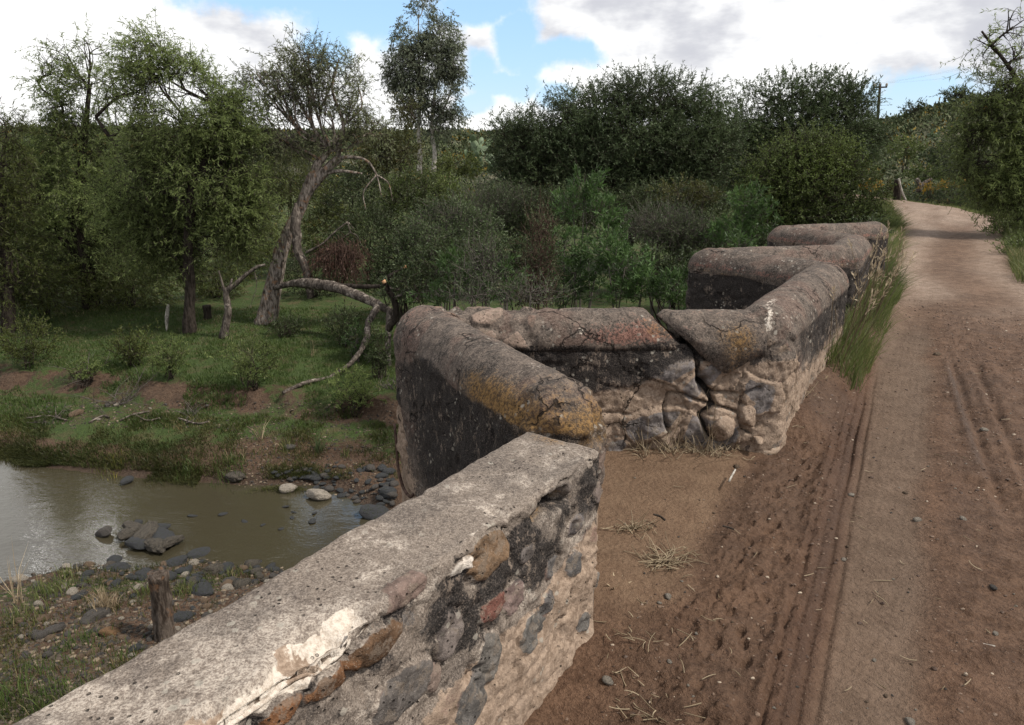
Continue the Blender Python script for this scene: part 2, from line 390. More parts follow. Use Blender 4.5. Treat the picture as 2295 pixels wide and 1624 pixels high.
def axis(segs):
    o = [segs[0][0]]
    for a, b, s0, s1 in segs:
        x = a
        while x < b-1e-6:
            u = (x-a)/(b-a); x = min(b, x+s0+(s1-s0)*u); o.append(x)
    return np.array(o)
xs = axis([(-220, -40, 12, 2.5), (-40, -13, 2.5, .25), (-13, -.5, .085, .085), (-.5, 12, .15, .3), (12, 70, .5, 2), (70, 330, 3, 16)])
ys = axis([(-30, 2, 4, .3), (2, 5, .2, .09), (5, 16.5, .075, .085), (16.5, 34, .14, .4), (34, 110, .5, 2.2), (110, 420, 2.5, 24)])
GX, GY = np.meshgrid(xs, ys); P = np.stack([GX.ravel(), GY.ravel()], 1)
z, r, rr, near, dr, e = ground_z(P, True)
dist = np.hypot(P[:, 0], P[:, 1]); nn = fbm(P, 1.3, 4, 40)
grass = sst(r, .1, .7)*.62+.35*sst(rr, 2.5, 3.3)*(1-near)-.25*near*sst(r, .3, 1.2)+nn*.5
stepm = np.exp(-((rr+fbm(P, 3.1, 3, 8)*.5-2.25)/.28)**2)*(1-near); grass -= stepm*.9*sst(nn, -.14, .1)
grass -= .55*np.exp(-((P[:, 0]+3.3)/2.2)**2)*np.exp(-((r-.5)/.55)**2)*(P[:, 1] > 9.6)
ZG = z.reshape(len(ys), len(xs))
def gfast(P_):
    P_ = np.atleast_2d(P_); i = np.clip(np.searchsorted(xs, P_[:, 0])-1, 0, len(xs)-2); j = np.clip(np.searchsorted(ys, P_[:, 1])-1, 0, len(ys)-2)
    u = np.clip((P_[:, 0]-xs[i])/(xs[i+1]-xs[i]), 0, 1); v = np.clip((P_[:, 1]-ys[j])/(ys[j+1]-ys[j]), 0, 1)
    return (ZG[j, i]*(1-u)+ZG[j, i+1]*u)*(1-v)+(ZG[j+1, i]*(1-u)+ZG[j+1, i+1]*u)*v
def gz(x, y): return float(gfast(np.array([[x, y]]))[0])
scrub = sst(dist, 34, 60); wet = np.clip(1-sst(r, .0, .32), 0, 1)+.35*stepm
solo('ground', (0, 0, 0), np.c_[P, z], gridq(len(ys), len(xs)), mat=M_GROUND,
     attrs={'g': np.stack([np.clip(grass, 0, 1), scrub, np.clip(wet, 0, 1)], 1)})['kind'] = 'structure'
# water sheet
wx, wy = np.meshgrid(np.linspace(-30, 5, 8), np.linspace(2.5, 16, 5))
solo('creek_water', (0, 0, 0), np.c_[wx.ravel(), wy.ravel(), np.full(wx.size, WZ)], gridq(5, 8), mat=M_WATER)['kind'] = 'structure'

# ------------------------------------------------------------------ road and the silted bays beside the parapet
WALL_T = np.array([(-8, 1.34), (2.40, 1.34), (2.55, 1.345), (3.49, 2.95), (4.78, 1.21), (6.95, 1.27), (7.31, 2.44), (8.38, 1.38), (9.47, 1.45), (10.1, 2.4), (11.3, 1.5), (11.6, 1.5)])
def road_z(s, t, detail=True):
    P = st2xy(s, t); P = P.reshape(-1, 2); s = np.asarray(s).ravel(); t = np.asarray(t).ravel()
    z = .2-.15*(1-sst(s, 1.3, 2.7))*sst(t, .55, 1.0)
    z = z+.05*sst(t, 1.0, 1.5)+.20*sst(t, .72, 1.06)*sst(s, 4.7, 5.3)*(1-sst(s, 9, 11))
    z = z-.05*np.exp(-((t-1.5)/.35)**2-((s-3.4)/.5)**2)
    tl = .34+.1*(s-2.4); tr = .075*(s-2.6); nearf = 1-sst(s, 9.5, 12)
    churn = sst(t, tl+.02, tl+.12)*(1-sst(t, tl+.5, tl+.75)+.0)*nearf; churn2 = (1-sst(t, tr-.16, tr-.02))*nearf
    silt = sst(t-.07*(s-3.3)+fbm(P, 2.5, 3, 51)*.25, .95, 1.12)*sst(s, 2.35, 2.75)*(1-sst(s, 4.9, 5.3))
    wv = fbm(P, 1.6, 4, 55)*.16; path = sst(t+wv, tr-.06, tr+.10)*(1-sst(t+wv*.5, tl-.08, tl+.03))
    if detail:
        nz = fbm(P, 6, 4, 60); lum = fbm(P, 17, 3, 61); d1, d2, iv = worley(P+fbm(P, 8, 2, 62)[:, None]*.15, 11, 63)
        rid = 1-np.abs(fbm(np.stack([s*5, t*13], 1), 1.0, 4, 64))*5
        ch = np.clip(churn+.75*churn2, 0, 1)*(1-silt)
        rdg = fbm(np.stack([s*2.2, t*9+fbm(P, 2, 2, 67)*1.2], 1), 1.0, 4, 66); z = z+ch*(nz*.022+lum*.010+rdg*.045+.012*np.clip(rid, 0, 1)*sst(nz, -.2, .2))+.012*(1-ch)*fbm(P, 2.0, 3, 65)+.004*lum*(1-silt*.5)
        z = z-.012*path+.01*silt*(nz*.4)
        # clods
        c1, c2, ci = worley(P, 24, 70); z = z+ch*np.where(ci > .78, .014, 0)*sst(.36-c1, 0, .14)+ch*.014*np.abs(fbm(np.stack([s*4, t*10], 1), 1.5, 4, 71))
        # tyre tracks: four narrow grooves with lug prints, and wide ruts on the right
        fade = (1-sst(s, 5.2, 8))
        for off, wd, dp in ((0.125, .010, .036), (.07, .008, .024), (.015, .011, .040), (-.045, .008, .020)):
            lug = .5+.22*np.sign(np.sin(s*150+off*40))*(off < .1)+.9*(vn(np.stack([s, t*0], 1), 2.2, 68)-.15)
            z = z-.48*dp*fade*(.45+.9*vn(np.stack([s*1.3, t*0+off*50], 1), 1.0, 69))*np.exp(-((t-tl-off-.004*np.sin(s*5))/wd)**2)*lug
        z = z+.014*fade*np.exp(-((t-tl-.15)/.025)**2)*(1+2*lum)-.012*fade*sst(t, tl-.07, tl-.04)*(1-sst(t, tl+.13, tl+.15))
        f2 = sst(s, 4.2, 5)*(1-sst(s, 7.4, 8.2))
        for c0 in (-.03, -.22):
            z = z-.035*f2*np.exp(-((t-(c0+.14*(s-6)))/.035)**2)*(1+1.5*nz)+.015*f2*np.exp(-((t-(c0+.06+.14*(s-6)))/.03)**2)
        z = z-.006*np.abs(np.sin((t-.075*s)*60))*path*.25
        cr = np.exp(-((t-tl-.28)/.16)**2)*sst(s, 1.3, 2.6)*(1-sst(s, 4.4, 5.4))        # heavy boot and hoof prints
        q1, q2, qi = worley(np.stack([s, t*1.8], 1), 9, 75); z = z-cr*.024*sst(.42-q1, 0, .2)*(qi > .62)
    return z, churn, churn2, silt, path
srow = np.concatenate([axis([(-2, 1.2, .12, .03), (1.2, 3.5, .0095, .012), (3.5, 10, .015, .05)])]); srow = srow[srow < 9.97]
tcol = np.concatenate([np.linspace(3.05, 1.4, 60)[:-1], np.linspace(1.4, .95, 32)[:-1], np.linspace(.95, .15, 120)[:-1], np.linspace(.15, -.55, 50)[:-1], np.linspace(-.55, -3.0, 30)])
nc = len(tcol); rows = [st2xy(np.full(nc, s_), tcol) for s_ in srow]
NF = 170; Lr = spline(ROAD_L, NF); Rr = spline(ROAD_R, NF)
u = (tcol-tcol[0])/(tcol[-1]-tcol[0])
uu = np.linspace(0, 1, nc)
for i in range(NF):
    b_ = sst(i/NF, 0, .16); edge_ = fbm(np.array([[i*.35, 0, 5.], [i*.35, 9, 5.]]), 1, 3, 80)*.35
    Ln, Rn = Lr[i]+nrm(Lr[i]-Rr[i])*(edge_[0]+.35), Rr[i]+nrm(Rr[i]-Lr[i])*(edge_[1]+.2)
    L0 = Lr[i]+LL*1.86*(1-sst(i/NF, .0, .10)); R0 = Rr[i]-LL*2.0
    ww = u*(1-b_)+uu*b_
    a_ = (L0*(1-b_)+Ln*b_); c_ = (R0*(1-b_)+Rn*b_); rows.append(a_+(c_-a_)*ww[:, None])
nr = len(rows); RP = np.concatenate(rows); s_, t_ = xy2st(RP)
zr, ch1, ch2, silt, path = road_z(s_, t_)
tb = np.interp(s_, WALL_T[:, 0], WALL_T[:, 1])
colu = np.tile(uu, nr); rowi = np.repeat(np.arange(nr), nc); fr = np.clip((rowi-len(srow))/NF, 0, 1)
farm = (rowi >= len(srow)); dz_ = -.10*(np.exp(-((colu-0)/.05)**2)+np.exp(-((colu-1)/.05)**2))*sst(fr, .02, .1)
zr = zr+dz_
# far road's pale wheel tracks and darker crown, sunlight and tree shadow painted in
pale = sst(s_+1.2*fbm(RP, 1.2, 3, 91), 8.8, 12.5)*(.18+.82*np.clip(np.exp(-((colu-.20-.1*vn(RP, .5, 95))/.13)**2)+.75*np.exp(-((colu-.80)/.14)**2), 0, 1))
pale = np.maximum(pale, sst(s_, 19, 25)*(.55+.8*(vn(np.stack([s_*.6, t_*3], 1), 1.0, 96)-.3)))
pale = pale*(1-sst(fr, .72, 1)*.4)
wetm = np.clip((ch1*.55+ch2*.3)*(.5+1.3*fbm(RP, 3.0, 3, 92)), 0, 1)*(1-silt)
wetm = np.maximum(wetm, .5*np.exp(-((t_-(.34+.1*(s_-2.4))-.04)/.07)**2)*(1-sst(s_, 5, 7)))
wetm = np.maximum(wetm, .65*np.exp(-((t_-.02-.14*(s_-6))/.035)**2)*sst(s_, 4.6, 5.4)*(1-sst(s_, 7.2, 8)))
g = np.stack([silt, path*(1-sst(s_, 8, 11))*.9, np.clip(pale, 0, 1)], 1); red = np.exp(-((t_-(.34+.1*(s_-2.4))-.06)/.11)**2)*(1-sst(s_, 6, 10)); g2 = np.stack([np.clip(wetm, 0, 1), np.clip(red*(.8+.8*fbm(RP, 2, 3, 93)), 0, 1), 0*s_], 1)
Q = gridq(nr, nc); keep = (t_ < tb+.02) | farm; Q = Q[keep[Q].all(1)]
rd = solo('road', (0, 0, 0), np.c_[RP, zr], Q, mat=M_ROAD, attrs={'g': g, 'g2': g2}); rd['kind'] = 'structure'
def rz(s, t): return float(road_z(np.array([s]), np.array([t]), True)[0][0])
# ------------------------------------------------------------------ the parapet
def mat_wall(name, top=False):
    m, n, b = newmat(name); p = n.pos()
    a1 = n.sep(n.attr('m1', 'Color')); a2 = n.sep(n.attr('m2', 'Color')); sc_ = n.attr('sc', 'Color')
    big = n.noise(p, 1.6, 5, .6); mid = n.noise(p, 9, 5, .65); fine = n.noise(p, 42, 4, .7); gr = n.noise(p, 120, 3, .7); peb = n.vor(p, 75)
    vs = n.noise(n.vm('MULTIPLY', p, (1, 1, .62)), 7.0, 8, .85)
    tex = n.m('ADD', n.m('MULTIPLY', mid, .45), n.m('MULTIPLY', fine, .55))
    base = n.mix(n.step(tex, .36, .66), (.050, .040, .034), (.165, .130, .106))
    base = n.mix(n.m('MULTIPLY', n.step(n.noise(p, 4.2, 6, .7), .50, .58), .7), base, n.mix(n.step(fine, .4, .6), (.022, .019, .017), (.085, .070, .060)))
    if top:
        sp = n.m('ADD', n.m('MULTIPLY', fine, .45), n.m('MULTIPLY', gr, .55))
        base = n.mix(n.step(sp, .40, .60), (.105, .083, .068), (.225, .185, .152))
        base = n.mix(n.step(n.noise(p, 3.0, 6, .75), .49, .60), base, n.mix(n.step(sp, .4, .6), (.175, .140, .115), (.40, .345, .29)))
        base = n.mix(n.m('MULTIPLY', n.step(n.noise(p, 1.7, 6, .7), .47, .6), .75), base, n.mix(n.step(sp, .4, .6), (.062, .050, .043), (.155, .128, .108)))
        base = n.mix(n.m('MULTIPLY', n.step(n.vor(p, 62), .2, .1), .5), base, (.42, .35, .28))
        base = n.mix(n.m('MULTIPLY', n.step(gr, .64, .70), .6), base, (.44, .38, .32))
        base = n.mix(n.m('MULTIPLY', n.step(gr, .38, .33), .5), base, (.045, .036, .032))
    else:
        base = n.mix(n.m('MULTIPLY', n.step(gr, .60, .66), .75), base, (.36, .30, .25))
        base = n.mix(n.m('MULTIPLY', n.step(fine, .42, .34), .5), base, (.045, .037, .033))
        base = n.mix(n.m('MULTIPLY', n.step(n.noise(p, 2.6, 4, .6), .5, .62), .5), base, n.mix(n.step(fine, .4, .6), (.09, .055, .043), (.17, .115, .092)))
    def msk(v, wd=.10, amt=.8, src=None):
        q = n.m('ADD', v, n.m('MULTIPLY', n.m('SUBTRACT', src if src is not None else tex, .5), amt)); return n.step(q, .5-wd, .5+wd)
    tan = n.mix(n.step(tex, .36, .66), (.17, .120, .086), (.36, .272, .205))
    tan = n.mix(n.m('MULTIPLY', n.step(mid, .55, .66), .5), tan, (.17, .125, .095))
    c = n.mix(msk(a1[1], .09, 1.3), base, tan)
    st = n.scalec(n.mix(n.step(mid, .44, .6), sc_, n.scalec(sc_, .5)), n.lin(tex, .3, .7, .45, 1.5)); st = n.mix(n.m('MULTIPLY', n.step(n.noise(p, 13, 4, .7), .52, .6), .55), st, (.17, .135, .105)); st = n.mix(n.m('MULTIPLY', n.step(gr, .60, .68), .4), st, (.42, .36, .30))
    c = n.mix(msk(a2[1], .08, .45, fine), c, st)
    pink = n.mix(n.step(fine, .4, .6), (.10, .052, .040), (.21, .115, .090))
    c = n.mix(msk(a2[2], .10, 1.5), c, pink)
    lich = n.mix(n.step(fine, .35, .62), (.065, .036, .014), (.25, .140, .045))
    c = n.mix(n.m('MULTIPLY', msk(a1[2], .22, 1.2), .8), c, lich)
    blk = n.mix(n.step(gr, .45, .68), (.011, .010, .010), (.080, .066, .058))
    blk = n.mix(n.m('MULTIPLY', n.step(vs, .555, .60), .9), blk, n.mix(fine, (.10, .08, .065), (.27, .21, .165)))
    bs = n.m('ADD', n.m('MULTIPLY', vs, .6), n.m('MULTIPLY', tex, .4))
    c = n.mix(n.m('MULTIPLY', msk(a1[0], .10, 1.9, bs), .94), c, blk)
    wh = n.mix(n.step(fine, .3, .6), (.33, .27, .215), (.54, .475, .405))
    c = n.mix(msk(a2[0], .07, .9), c, wh)
    sp_ = n.m('MULTIPLY', n.step(n.m('ADD', n.vor(p, 13), n.m('MULTIPLY', n.noise(p, 40, 3), .35)), .40, .34), n.step(n.noise(p, 2.7, 3), .50, .60)); c = n.mix(n.m('MULTIPLY', sp_, .75), c, n.mix(fine, (.16, .14, .115), (.40, .365, .31)))
    pw = n.vm('ADD', p, n.vm('SCALE', n.vm('SUBTRACT', n.noise(p, 3, 4, .6, col=True), (.5, .5, .5)), .45))
    ck = n.m('MULTIPLY', n.step(n.vor(pw, 1.9, 'Distance', 'DISTANCE_TO_EDGE'), .022, .006), n.step(n.noise(p, 1.3, 2), .52, .60))
    if top: ck = n.m('MULTIPLY', ck, 0)
    pit = n.m('MULTIPLY', n.step(n.vor(p, 26), .20, .10), n.step(n.noise(p, 5, 2), .48, .58))
    dk = n.m('MAXIMUM', ck, pit); c = n.mix(n.m('MULTIPLY', dk, .8), c, (.016, .013, .011))
    n.put(b.inputs['Base Color'], c); b.inputs['Roughness'].default_value = .92; b.inputs['Specular IOR Level'].default_value = .15
    h = n.m('ADD', n.m('ADD', n.m('MULTIPLY', mid, .6), n.m('MULTIPLY', fine, .55)), n.m('MULTIPLY', gr, .3))
    h = n.m('SUBTRACT', h, n.m('MULTIPLY', dk, 1.2))
    n.put(b.inputs['Normal'], n.bump(h, .022 if not top else .016, 1)); return m
M_WALL = mat_wall('weathered_masonry'); M_TOP = mat_wall('weathered_mortar_top', True)
ZB = -3.35
wall = thing('bridge_parapet', 'weathered zigzag stone bridge parapet with rounded mortar coping along the dirt road', 'parapet wall', (.3, 2.7, 0))

def zs_profile(zl):      # list of (rho factor, z, normal_r, normal_z)
    return zl
def prof_round(r, zt, fine_z=.45, dz=.014, arc=26, arch=.21, zb=ZB, over=1.01):
    zsp = zt-arch; o = []
    lo = axis([(zb, fine_z, .18, .05), (fine_z, zsp, dz, dz)])
    for z_ in lo: o.append((1.0, z_, 1, 0))
    nl = len(o)
    for k in range(1, arc+1):
        a = k/arc*math.pi/2; o.append((over*math.cos(a) if k < arc else 0.0, zsp+arch*math.sin(a), math.cos(a), math.sin(a)))
    return np.array(o), nl
def capsule(P0, P1, r, prof, du=.014, caps=(1, 1)):
    P0 = np.array(P0, float); P1 = np.array(P1, float); D = P1-P0; L = np.linalg.norm(D); d_ = D/L; nl = np.array((-d_[1], d_[0]))
    nL = max(3, int(L/du)); nC = max(5, int(math.pi*r/du)); C = []; O = []
    for k in range(nL): C.append(P0+D*k/nL); O.append(nl)
    for k in range(nC): a = math.pi*k/nC; C.append(P1); O.append(nl*math.cos(a)+d_*math.sin(a))
    for k in range(nL): C.append(P1-D*k/nL); O.append(-nl)
    for k in range(nC): a = math.pi*k/nC; C.append(P0); O.append(-nl*math.cos(a)-d_*math.sin(a))
    C = np.array(C); O = np.array(O); n = len(C); m = len(prof)
    V = np.concatenate([np.c_[C+O*r*p[0], np.full(n, p[1])] for p in prof])
    Nn = np.concatenate([np.c_[O*p[2], np.full(n, p[3])] for p in prof])
    al = np.tile(((C-P0)@d_)/L, m); side = np.tile(O@nl, m)         # side +1: left of the direction P0->P1
    return V, Nn, gridq(m, n, True), al, side, n
def rough_disp(V, amp=1.0, seed=0):
    a = fbm(V, 1.7, 3, 100+seed)*.022; b = fbm(V, 7, 5, 101+seed, .6)*.026; c = fbm(V, 28, 3, 102+seed)*.016; b = b-.012*sst(fbm(V, 11, 3, 104), .12, .2)
    return (a+b+c)*amp
def rubble(V, f=5.5, seed=7, sq=(1, 1, 1.35)):
    W_ = V*np.array(sq)+fbm(V, 4, 2, seed)[:, None]*.12
    d1, d2, iv = worley(W_, f, seed); gap = d2-d1; return sst(gap, .04, .30), iv, gap
STC = np.array([(.13, .100, .085), (.19, .145, .115), (.115, .102, .097), (.16, .105, .085), (.24, .18, .135), (.085, .075, .070), (.20, .125, .10), (.135, .120, .112)])
def seg_wall(i, P0, P1, zt, r=.195, du=.016, dz=.016, fine_z=.3, shade=None, arch=.20, topmat=False, coping=True):
    prof, nl = prof_round(r, zt, fine_z, dz, 22, arch)
    V, Nn, Q, al, side, n = capsule(P0, P1, r, prof, du)
    dsp = rough_disp(V, 1, 0)*(1-.5*sst(V[:, 2], zt-arch-.04, zt-arch+.06)); m1 = np.zeros((len(V), 3)); m2 = np.zeros((len(V), 3)); scol = np.tile(STC[0], (len(V), 1))
    f, iv, gap = rubble(V); 
    ctx = dict(V=V, N=Nn, al=al, side=side, z=V[:, 2], d=dsp, m1=m1, m2=m2, sc=scol, f=f, iv=iv, gap=gap, zt=zt)
    scol[:] = STC[(iv*7.99).astype(int)]*(.8+.4*vn(V, 3, 5)[:, None])
    if shade: shade(ctx)
    # coping lip and a slight wander of the coping line
    lip = .005*sst(V[:, 2], zt-arch-.02, zt-arch+.015)
    V = V+Nn*(ctx['d']+lip)[:, None]; V[:, 2] += .014*fbm(V*np.array((1, 1, 0)), 2.2, 2, 33)*sst(V[:, 2], zt-.6, zt)+.006*i*(zt > 0)*0
    at = {'m1': np.clip(ctx['m1'], 0, 1), 'm2': np.clip(ctx['m2'], 0, 1), 'sc': ctx['sc']}
    lowQ = Q[:(nl-1)*n]; topQ = Q[(nl-1)*n:]
    for nm, QQ in (('masonry_wall', lowQ), ('rounded_coping', topQ)):
        if nm == 'rounded_coping' and not coping: continue
        idx = np.unique(QQ); mp = np.full(len(V), -1); mp[idx] = np.arange(len(idx))
        part(nm, wall, V[idx], mp[QQ], mat=M_WALL, attrs={k: a[idx] for k, a in at.items()})
    return ctx
XY = lambda s, t: tuple(st2xy(s, t))
pA, pB, pC, pD, pE, pF, pG, pH, pI = XY(2.40, 1.34), XY(2.63, 1.49), XY(3.49, 2.95), XY(4.78, 1.21), XY(6.95, 1.27), XY(7.31, 2.44), XY(8.38, 1.38), XY(9.47, 1.45), XY(10.1, 2.4)
pJ = XY(11.3, 1.5)
def gauss2(x, y, cx, cy, rx, ry): return np.exp(-((x-cx)/rx)**2-((y-cy)/ry)**2)

# --- B: dark stained, leaning roll with orange lichen towards its broken near end
def shB(c):
    z, al, sd_, V = c['z'], c['al'], c['side'], c['V']; L = 1.83; nz = fbm(V, 2.3, 4, 12)
    out_ = sst(sd_, -.2, .3)
    low = sst(1.02-z+nz*.25, 0, .10)
    c['m1'][:, 0] = low*(.70*sst(z, -.25, .45)*(out_*1.0+(1-out_)*.65))*(1-sst(al, .80, 1.02)*.42)+.16*sst(1.0-z, 0, .2)-.26*gauss2(al, z, .80, .6, .12, .5)-.20*gauss2(al, z, 1.0, .3, .2, .5)
    nearend = sst(-al, -.06, .0)*sst(.97-z, 0, .05); c['m1'][:, 0] = c['m1'][:, 0]*(1-nearend)+.42*nearend*sst(z, .5, .8)
    c['m1'][:, 0] = np.where((z > 1.0) & (sd_ < .2), c['m1'][:, 0]*.5, c['m1'][:, 0])
    c['m1'][:, 1] = .32*low*sst(al, .55, 1.0)+.62*sst(.45-z, 0, .6)*sst(al, .6, 1)+nearend*.75*sst(.72-z, -.1, .2)
    c['m1'][:, 2] = .64*gauss2(al, z, .20, 1.00, .24, .12)*sst(z, .85, .95)+.30*gauss2(al, z, -.02, 1.0, .18, .3)
    c['m2'][:, 2] = .35*sst(z, .95, 1.0)*sst(al, .5, .95)+.25*gauss2(al, z, .35, .97, .5, .12)
    c['m2'][:, 0] = .34*gauss2(al, z, .12, 1.15, .09, .05)+.30*gauss2(al, z, .86, 1.15, .12, .03)+.30*gauss2(al, z, .45, 1.15, .3, .025)
    e = sst(-al, -.12, .0)
    f, iv, g = rubble(V, 7.5, 19); e2 = e*sst(z, .9, 1.0); c['d'] += e2*(f-.75)*.014+e*(1-e2)*((f-.6)*.012-.012); c['d'] -= .03*e2*sst(fbm(V, 4, 3, 14), .05, .25)
    c['d'] += .02*sst(nz, .05, .2)*low
segB = seg_wall(1, pB, pC, 1.155, .195, .011, .012, .2, shB, .21)

# --- C: lower wall of cracked plaster and big stones, coping broken into pieces
pCn = np.array(pC); pDn = np.array(pD); dC = (pDn-pCn); LC = np.linalg.norm(dC); dC = dC/LC; nC = np.array((-dC[1], dC[0]))   # nC points away from camera
def onC(x, y, off=-.2):       # photo position -> (along, z) on the inner face of C
    d_ = dirv(x, y); k = ((pCn+nC*off)@nC)/(d_[:2]@nC); q = d_*k+np.array((0, 0, CAMZ)); return float((q[:2]-pCn)@dC)/LC, float(q[2])
CRACK = np.array([onC(x, y) for x, y in [(1530, 745), (1545, 765), (1560, 790), (1562, 850), (1575, 862), (1592, 885), (1600, 905), (1570, 930), (1580, 960), (1600, 985)]])
CR2 = [np.array([onC(x, y) for x, y in l]) for l in ([(1562, 800), (1600, 806), (1640, 800), (1660, 775), (1700, 760)], [(1600, 905), (1630, 915), (1655, 925), (1660, 960)],
       [(1600, 905), (1560, 895), (1530, 880), (1500, 878)], [(1500, 878), (1488, 915), (1500, 960)], [(1655, 925), (1665, 880), (1700, 868)], [(1630, 990), (1650, 960), (1680, 970)], [(1562, 855), (1600, 880), (1650, 882)])]
def pl(al, z, poly): return polydist(np.stack([al*LC, z], 1), poly*np.array((LC, 1)), closed=False)
def shC(c):
    z, al, sd_, V = c['z'], c['al'], c['side'], c['V']; inn = sst(-sd_, -.1, .3); nz = fbm(V, 2.6, 4, 22); n3 = fbm(V, 6, 3, 23)
    bot = .62+.05*sst(al, .3, .5)+.20*sst(al, .58, .78)
    top = .955+.02*nz
    c['m1'][:, 0] = inn*(.80*sst(z, bot-.14+nz*.22, bot+.06+nz*.22)*(1-sst(z, top-.01, top+.05)*.8))*(1-.85*sst(al, .80, .86))+.30*inn*sst(z, .3, .7)*sst(.45-al, 0, .2)+(1-inn)*.6
    c['m1'][:, 1] = inn*sst(bot-z+nz*.15, -.03, .08)*.88
    lum = np.zeros(len(z)); w2 = fbm(V, 5, 3, 27)*.03
    dcr = np.minimum.reduce([pl(al+w2, z+w2, q) for q in CR2])
    dm = pl(al+w2*.6, z+w2*.6, CRACK)
    reg = sst(al, .42, .6)*inn*sst(.92-z, 0, .12)
    d1, d2, iv = worley(V*np.array((1, 1, 1.25))+n3[:, None]*.1, 3.3, 29)
    fac = fbm(V, 4.5, 4, 31); c['d'] += reg*(.014*(sst(d2-d1, .01, .05)-.6)+.026*(iv-.5)+.045*np.abs(fac))+inn*.065*sst(bot-z, -.1, .05)*(np.round(fac*7)/7*.5+fac*.5+.2)
    c['d'] -= .075*np.exp(-(dm/.014)**2)*inn+.05*np.exp(-(dcr/.008)**2)*inn+.10*gauss2(al*LC, z, CRACK[4][0]*LC, CRACK[4][1], .03, .05)*inn
    c['m1'][:, 0] += np.exp(-(dm/.016)**2)*inn*.9+.6*np.exp(-(dcr/.008)**2)*inn
    c['m2'][:, 1] = .75*reg*(iv > .55)*sst(d2-d1, .10, .2)
    c['sc'][:] = np.array([(.33, .26, .20), (.30, .22, .165), (.20, .175, .165)])[(iv*2.99).astype(int)]
    c['d'] -= .03*sst(.38-z, 0, .12)*inn*sst(n3, -.1, .2)
    c['m1'][:, 0] += .5*gauss2(al, z, .48, .33, .12, .06)*inn
    c['m1'][:, 2] = .4*gauss2(al, z, .45, .6, .05, .1)*inn
segC = seg_wall(2, pC, pD, 1.10, .19, .011, .011, .22, shC, .15, coping=False)

def bar(name, P0, P1, z0, z1, sec, du, shade, mat=M_WALL, roll=0, cap_bulge=.02, disp=1.0):
    """sec: closed section (m,2) = (side, height), swept P0->P1, ends closed by shrinking rings"""
    P0 = np.array(P0, float); P1 = np.array(P1, float); D = P1-P0; L = np.linalg.norm(D); d_ = D/L; nl = np.array((-d_[1], d_[0]))
    n = max(4, int(L/du)); u = np.linspace(0, 1, n+1); R8 = 9; m = len(sec); ctr = sec.mean(0)
    st = [(0, k/R8, -cap_bulge*math.sqrt(max(0, 1-(k/R8)**2))) for k in range(0, R8)]+[(x, 1, 0) for x in u]+[(1, k/R8, cap_bulge*math.sqrt(max(0, 1-(k/R8)**2))) for k in range(R8-1, -1, -1)]
    V = []; Nn = []; A = []; S = []
    tan_ = np.roll(sec, -1, 0)-np.roll(sec, 1, 0); sn = nrm(np.stack([tan_[:, 1], -tan_[:, 0]], 1))
    if ((sn*(sec-ctr)).sum(1)).mean() < 0: sn = -sn
    for (x, k, off) in st:
        q = ctr+(sec-ctr)*k; cen = P0+D*x+d_*off
        V.append(np.c_[cen+nl*q[:, :1], z0+(z1-z0)*x+q[:, 1]]); endw = 1-k
        ax = (-1 if x == 0 else 1)*d_
        nn_ = np.c_[nl*sn[:, :1], sn[:, 1]]*(k if k < 1 else 1)+np.r_[ax, 0]*(1.0 if k < 1 else 0)*(1-k*.5)
        Nn.append(nrm(nn_)); A.append(np.full(m, x)); S.append(q)
    V = np.concatenate(V); Nn = np.concatenate(Nn); al = np.concatenate(A); S = np.concatenate(S)
    c = dict(V=V, N=Nn, al=al, S=S, z=V[:, 2], side=S[:, 0], d=rough_disp(V, disp), m1=np.zeros((len(V), 3)), m2=np.zeros((len(V), 3)), sc=np.tile(STC[1], (len(V), 1)), m=m, L=L)
    if name == 'coping_block': c['d'] = c['d']*.6
    shade(c); V = V+Nn*c['d'][:, None]
    if 'dv' in c: V = V+c['dv']
    return part(name, wall, V, gridq(len(st), m, True), mat=mat, attrs={'m1': np.clip(c['m1'], 0, 1), 'm2': np.clip(c['m2'], 0, 1), 'sc': c['sc']})
def half_round(r, h, dw=.012, drop=.03):
    a = np.linspace(0, math.pi, int(math.pi*r/dw)); top = np.stack([np.cos(a)*r, np.sin(a)*h], 1)
    bt = np.stack([np.linspace(-r, r, int(2*r/.03))[1:-1], np.full(int(2*r/.03)-2, -drop)], 1)
    return np.vstack([top, (-r, -drop), bt, (r, -drop)])
def shCc(c):
    z, al, V, sd_ = c['z'], c['al'], c['V'], c['side']; nz = fbm(V, 3, 4, 42); inn = sst(-sd_, -.05, .1)
    f, iv, g = rubble(V, 5.2, 43, (1, 1, 1.2)); stn = sst(.52-al, 0, .12)*sst(z, .90, .95)
    c['d'] += (f-.6)*.026*stn; c['m2'][:, 1] = stn*f*.6; c['sc'][:] = np.array([(.21, .135, .10), (.24, .165, .13), (.17, .115, .09), (.20, .12, .11), (.26, .19, .15)])[(iv*4.99).astype(int)]
    c['m1'][:, 0] = .66*sst(1.0-z+nz*.16, 0, .08)*inn
    c['m2'][:, 2] = .22+.20*gauss2(al, z, .68, 1.0, .2, .06)+.33*gauss2(al, z, .9, 1.02, .2, .1)
    c['m2'][:, 0] = .52*gauss2(al, z, .60, 1.03, .05, .05)+.42*sst(z, 1.10, 1.14)*sst(nz, -.05, .1)*.9
    c['m1'][:, 2] = .45*gauss2(al, z, .97, 1.03, .12, .1)
    c['d'] -= .02*sst(al, .93, 1)*(.5+fbm(V, 8, 3, 44))
    c['dv'] = -np.c_[dC[None, :]*((.20*(z-.93)/.2+.03*nz)*sst(al, .7, 1.0))[:, None], np.zeros(len(z))]
cu = onC(1505, 690)[0]; cl = 1.0
e1 = pCn+dC*LC*(.735)
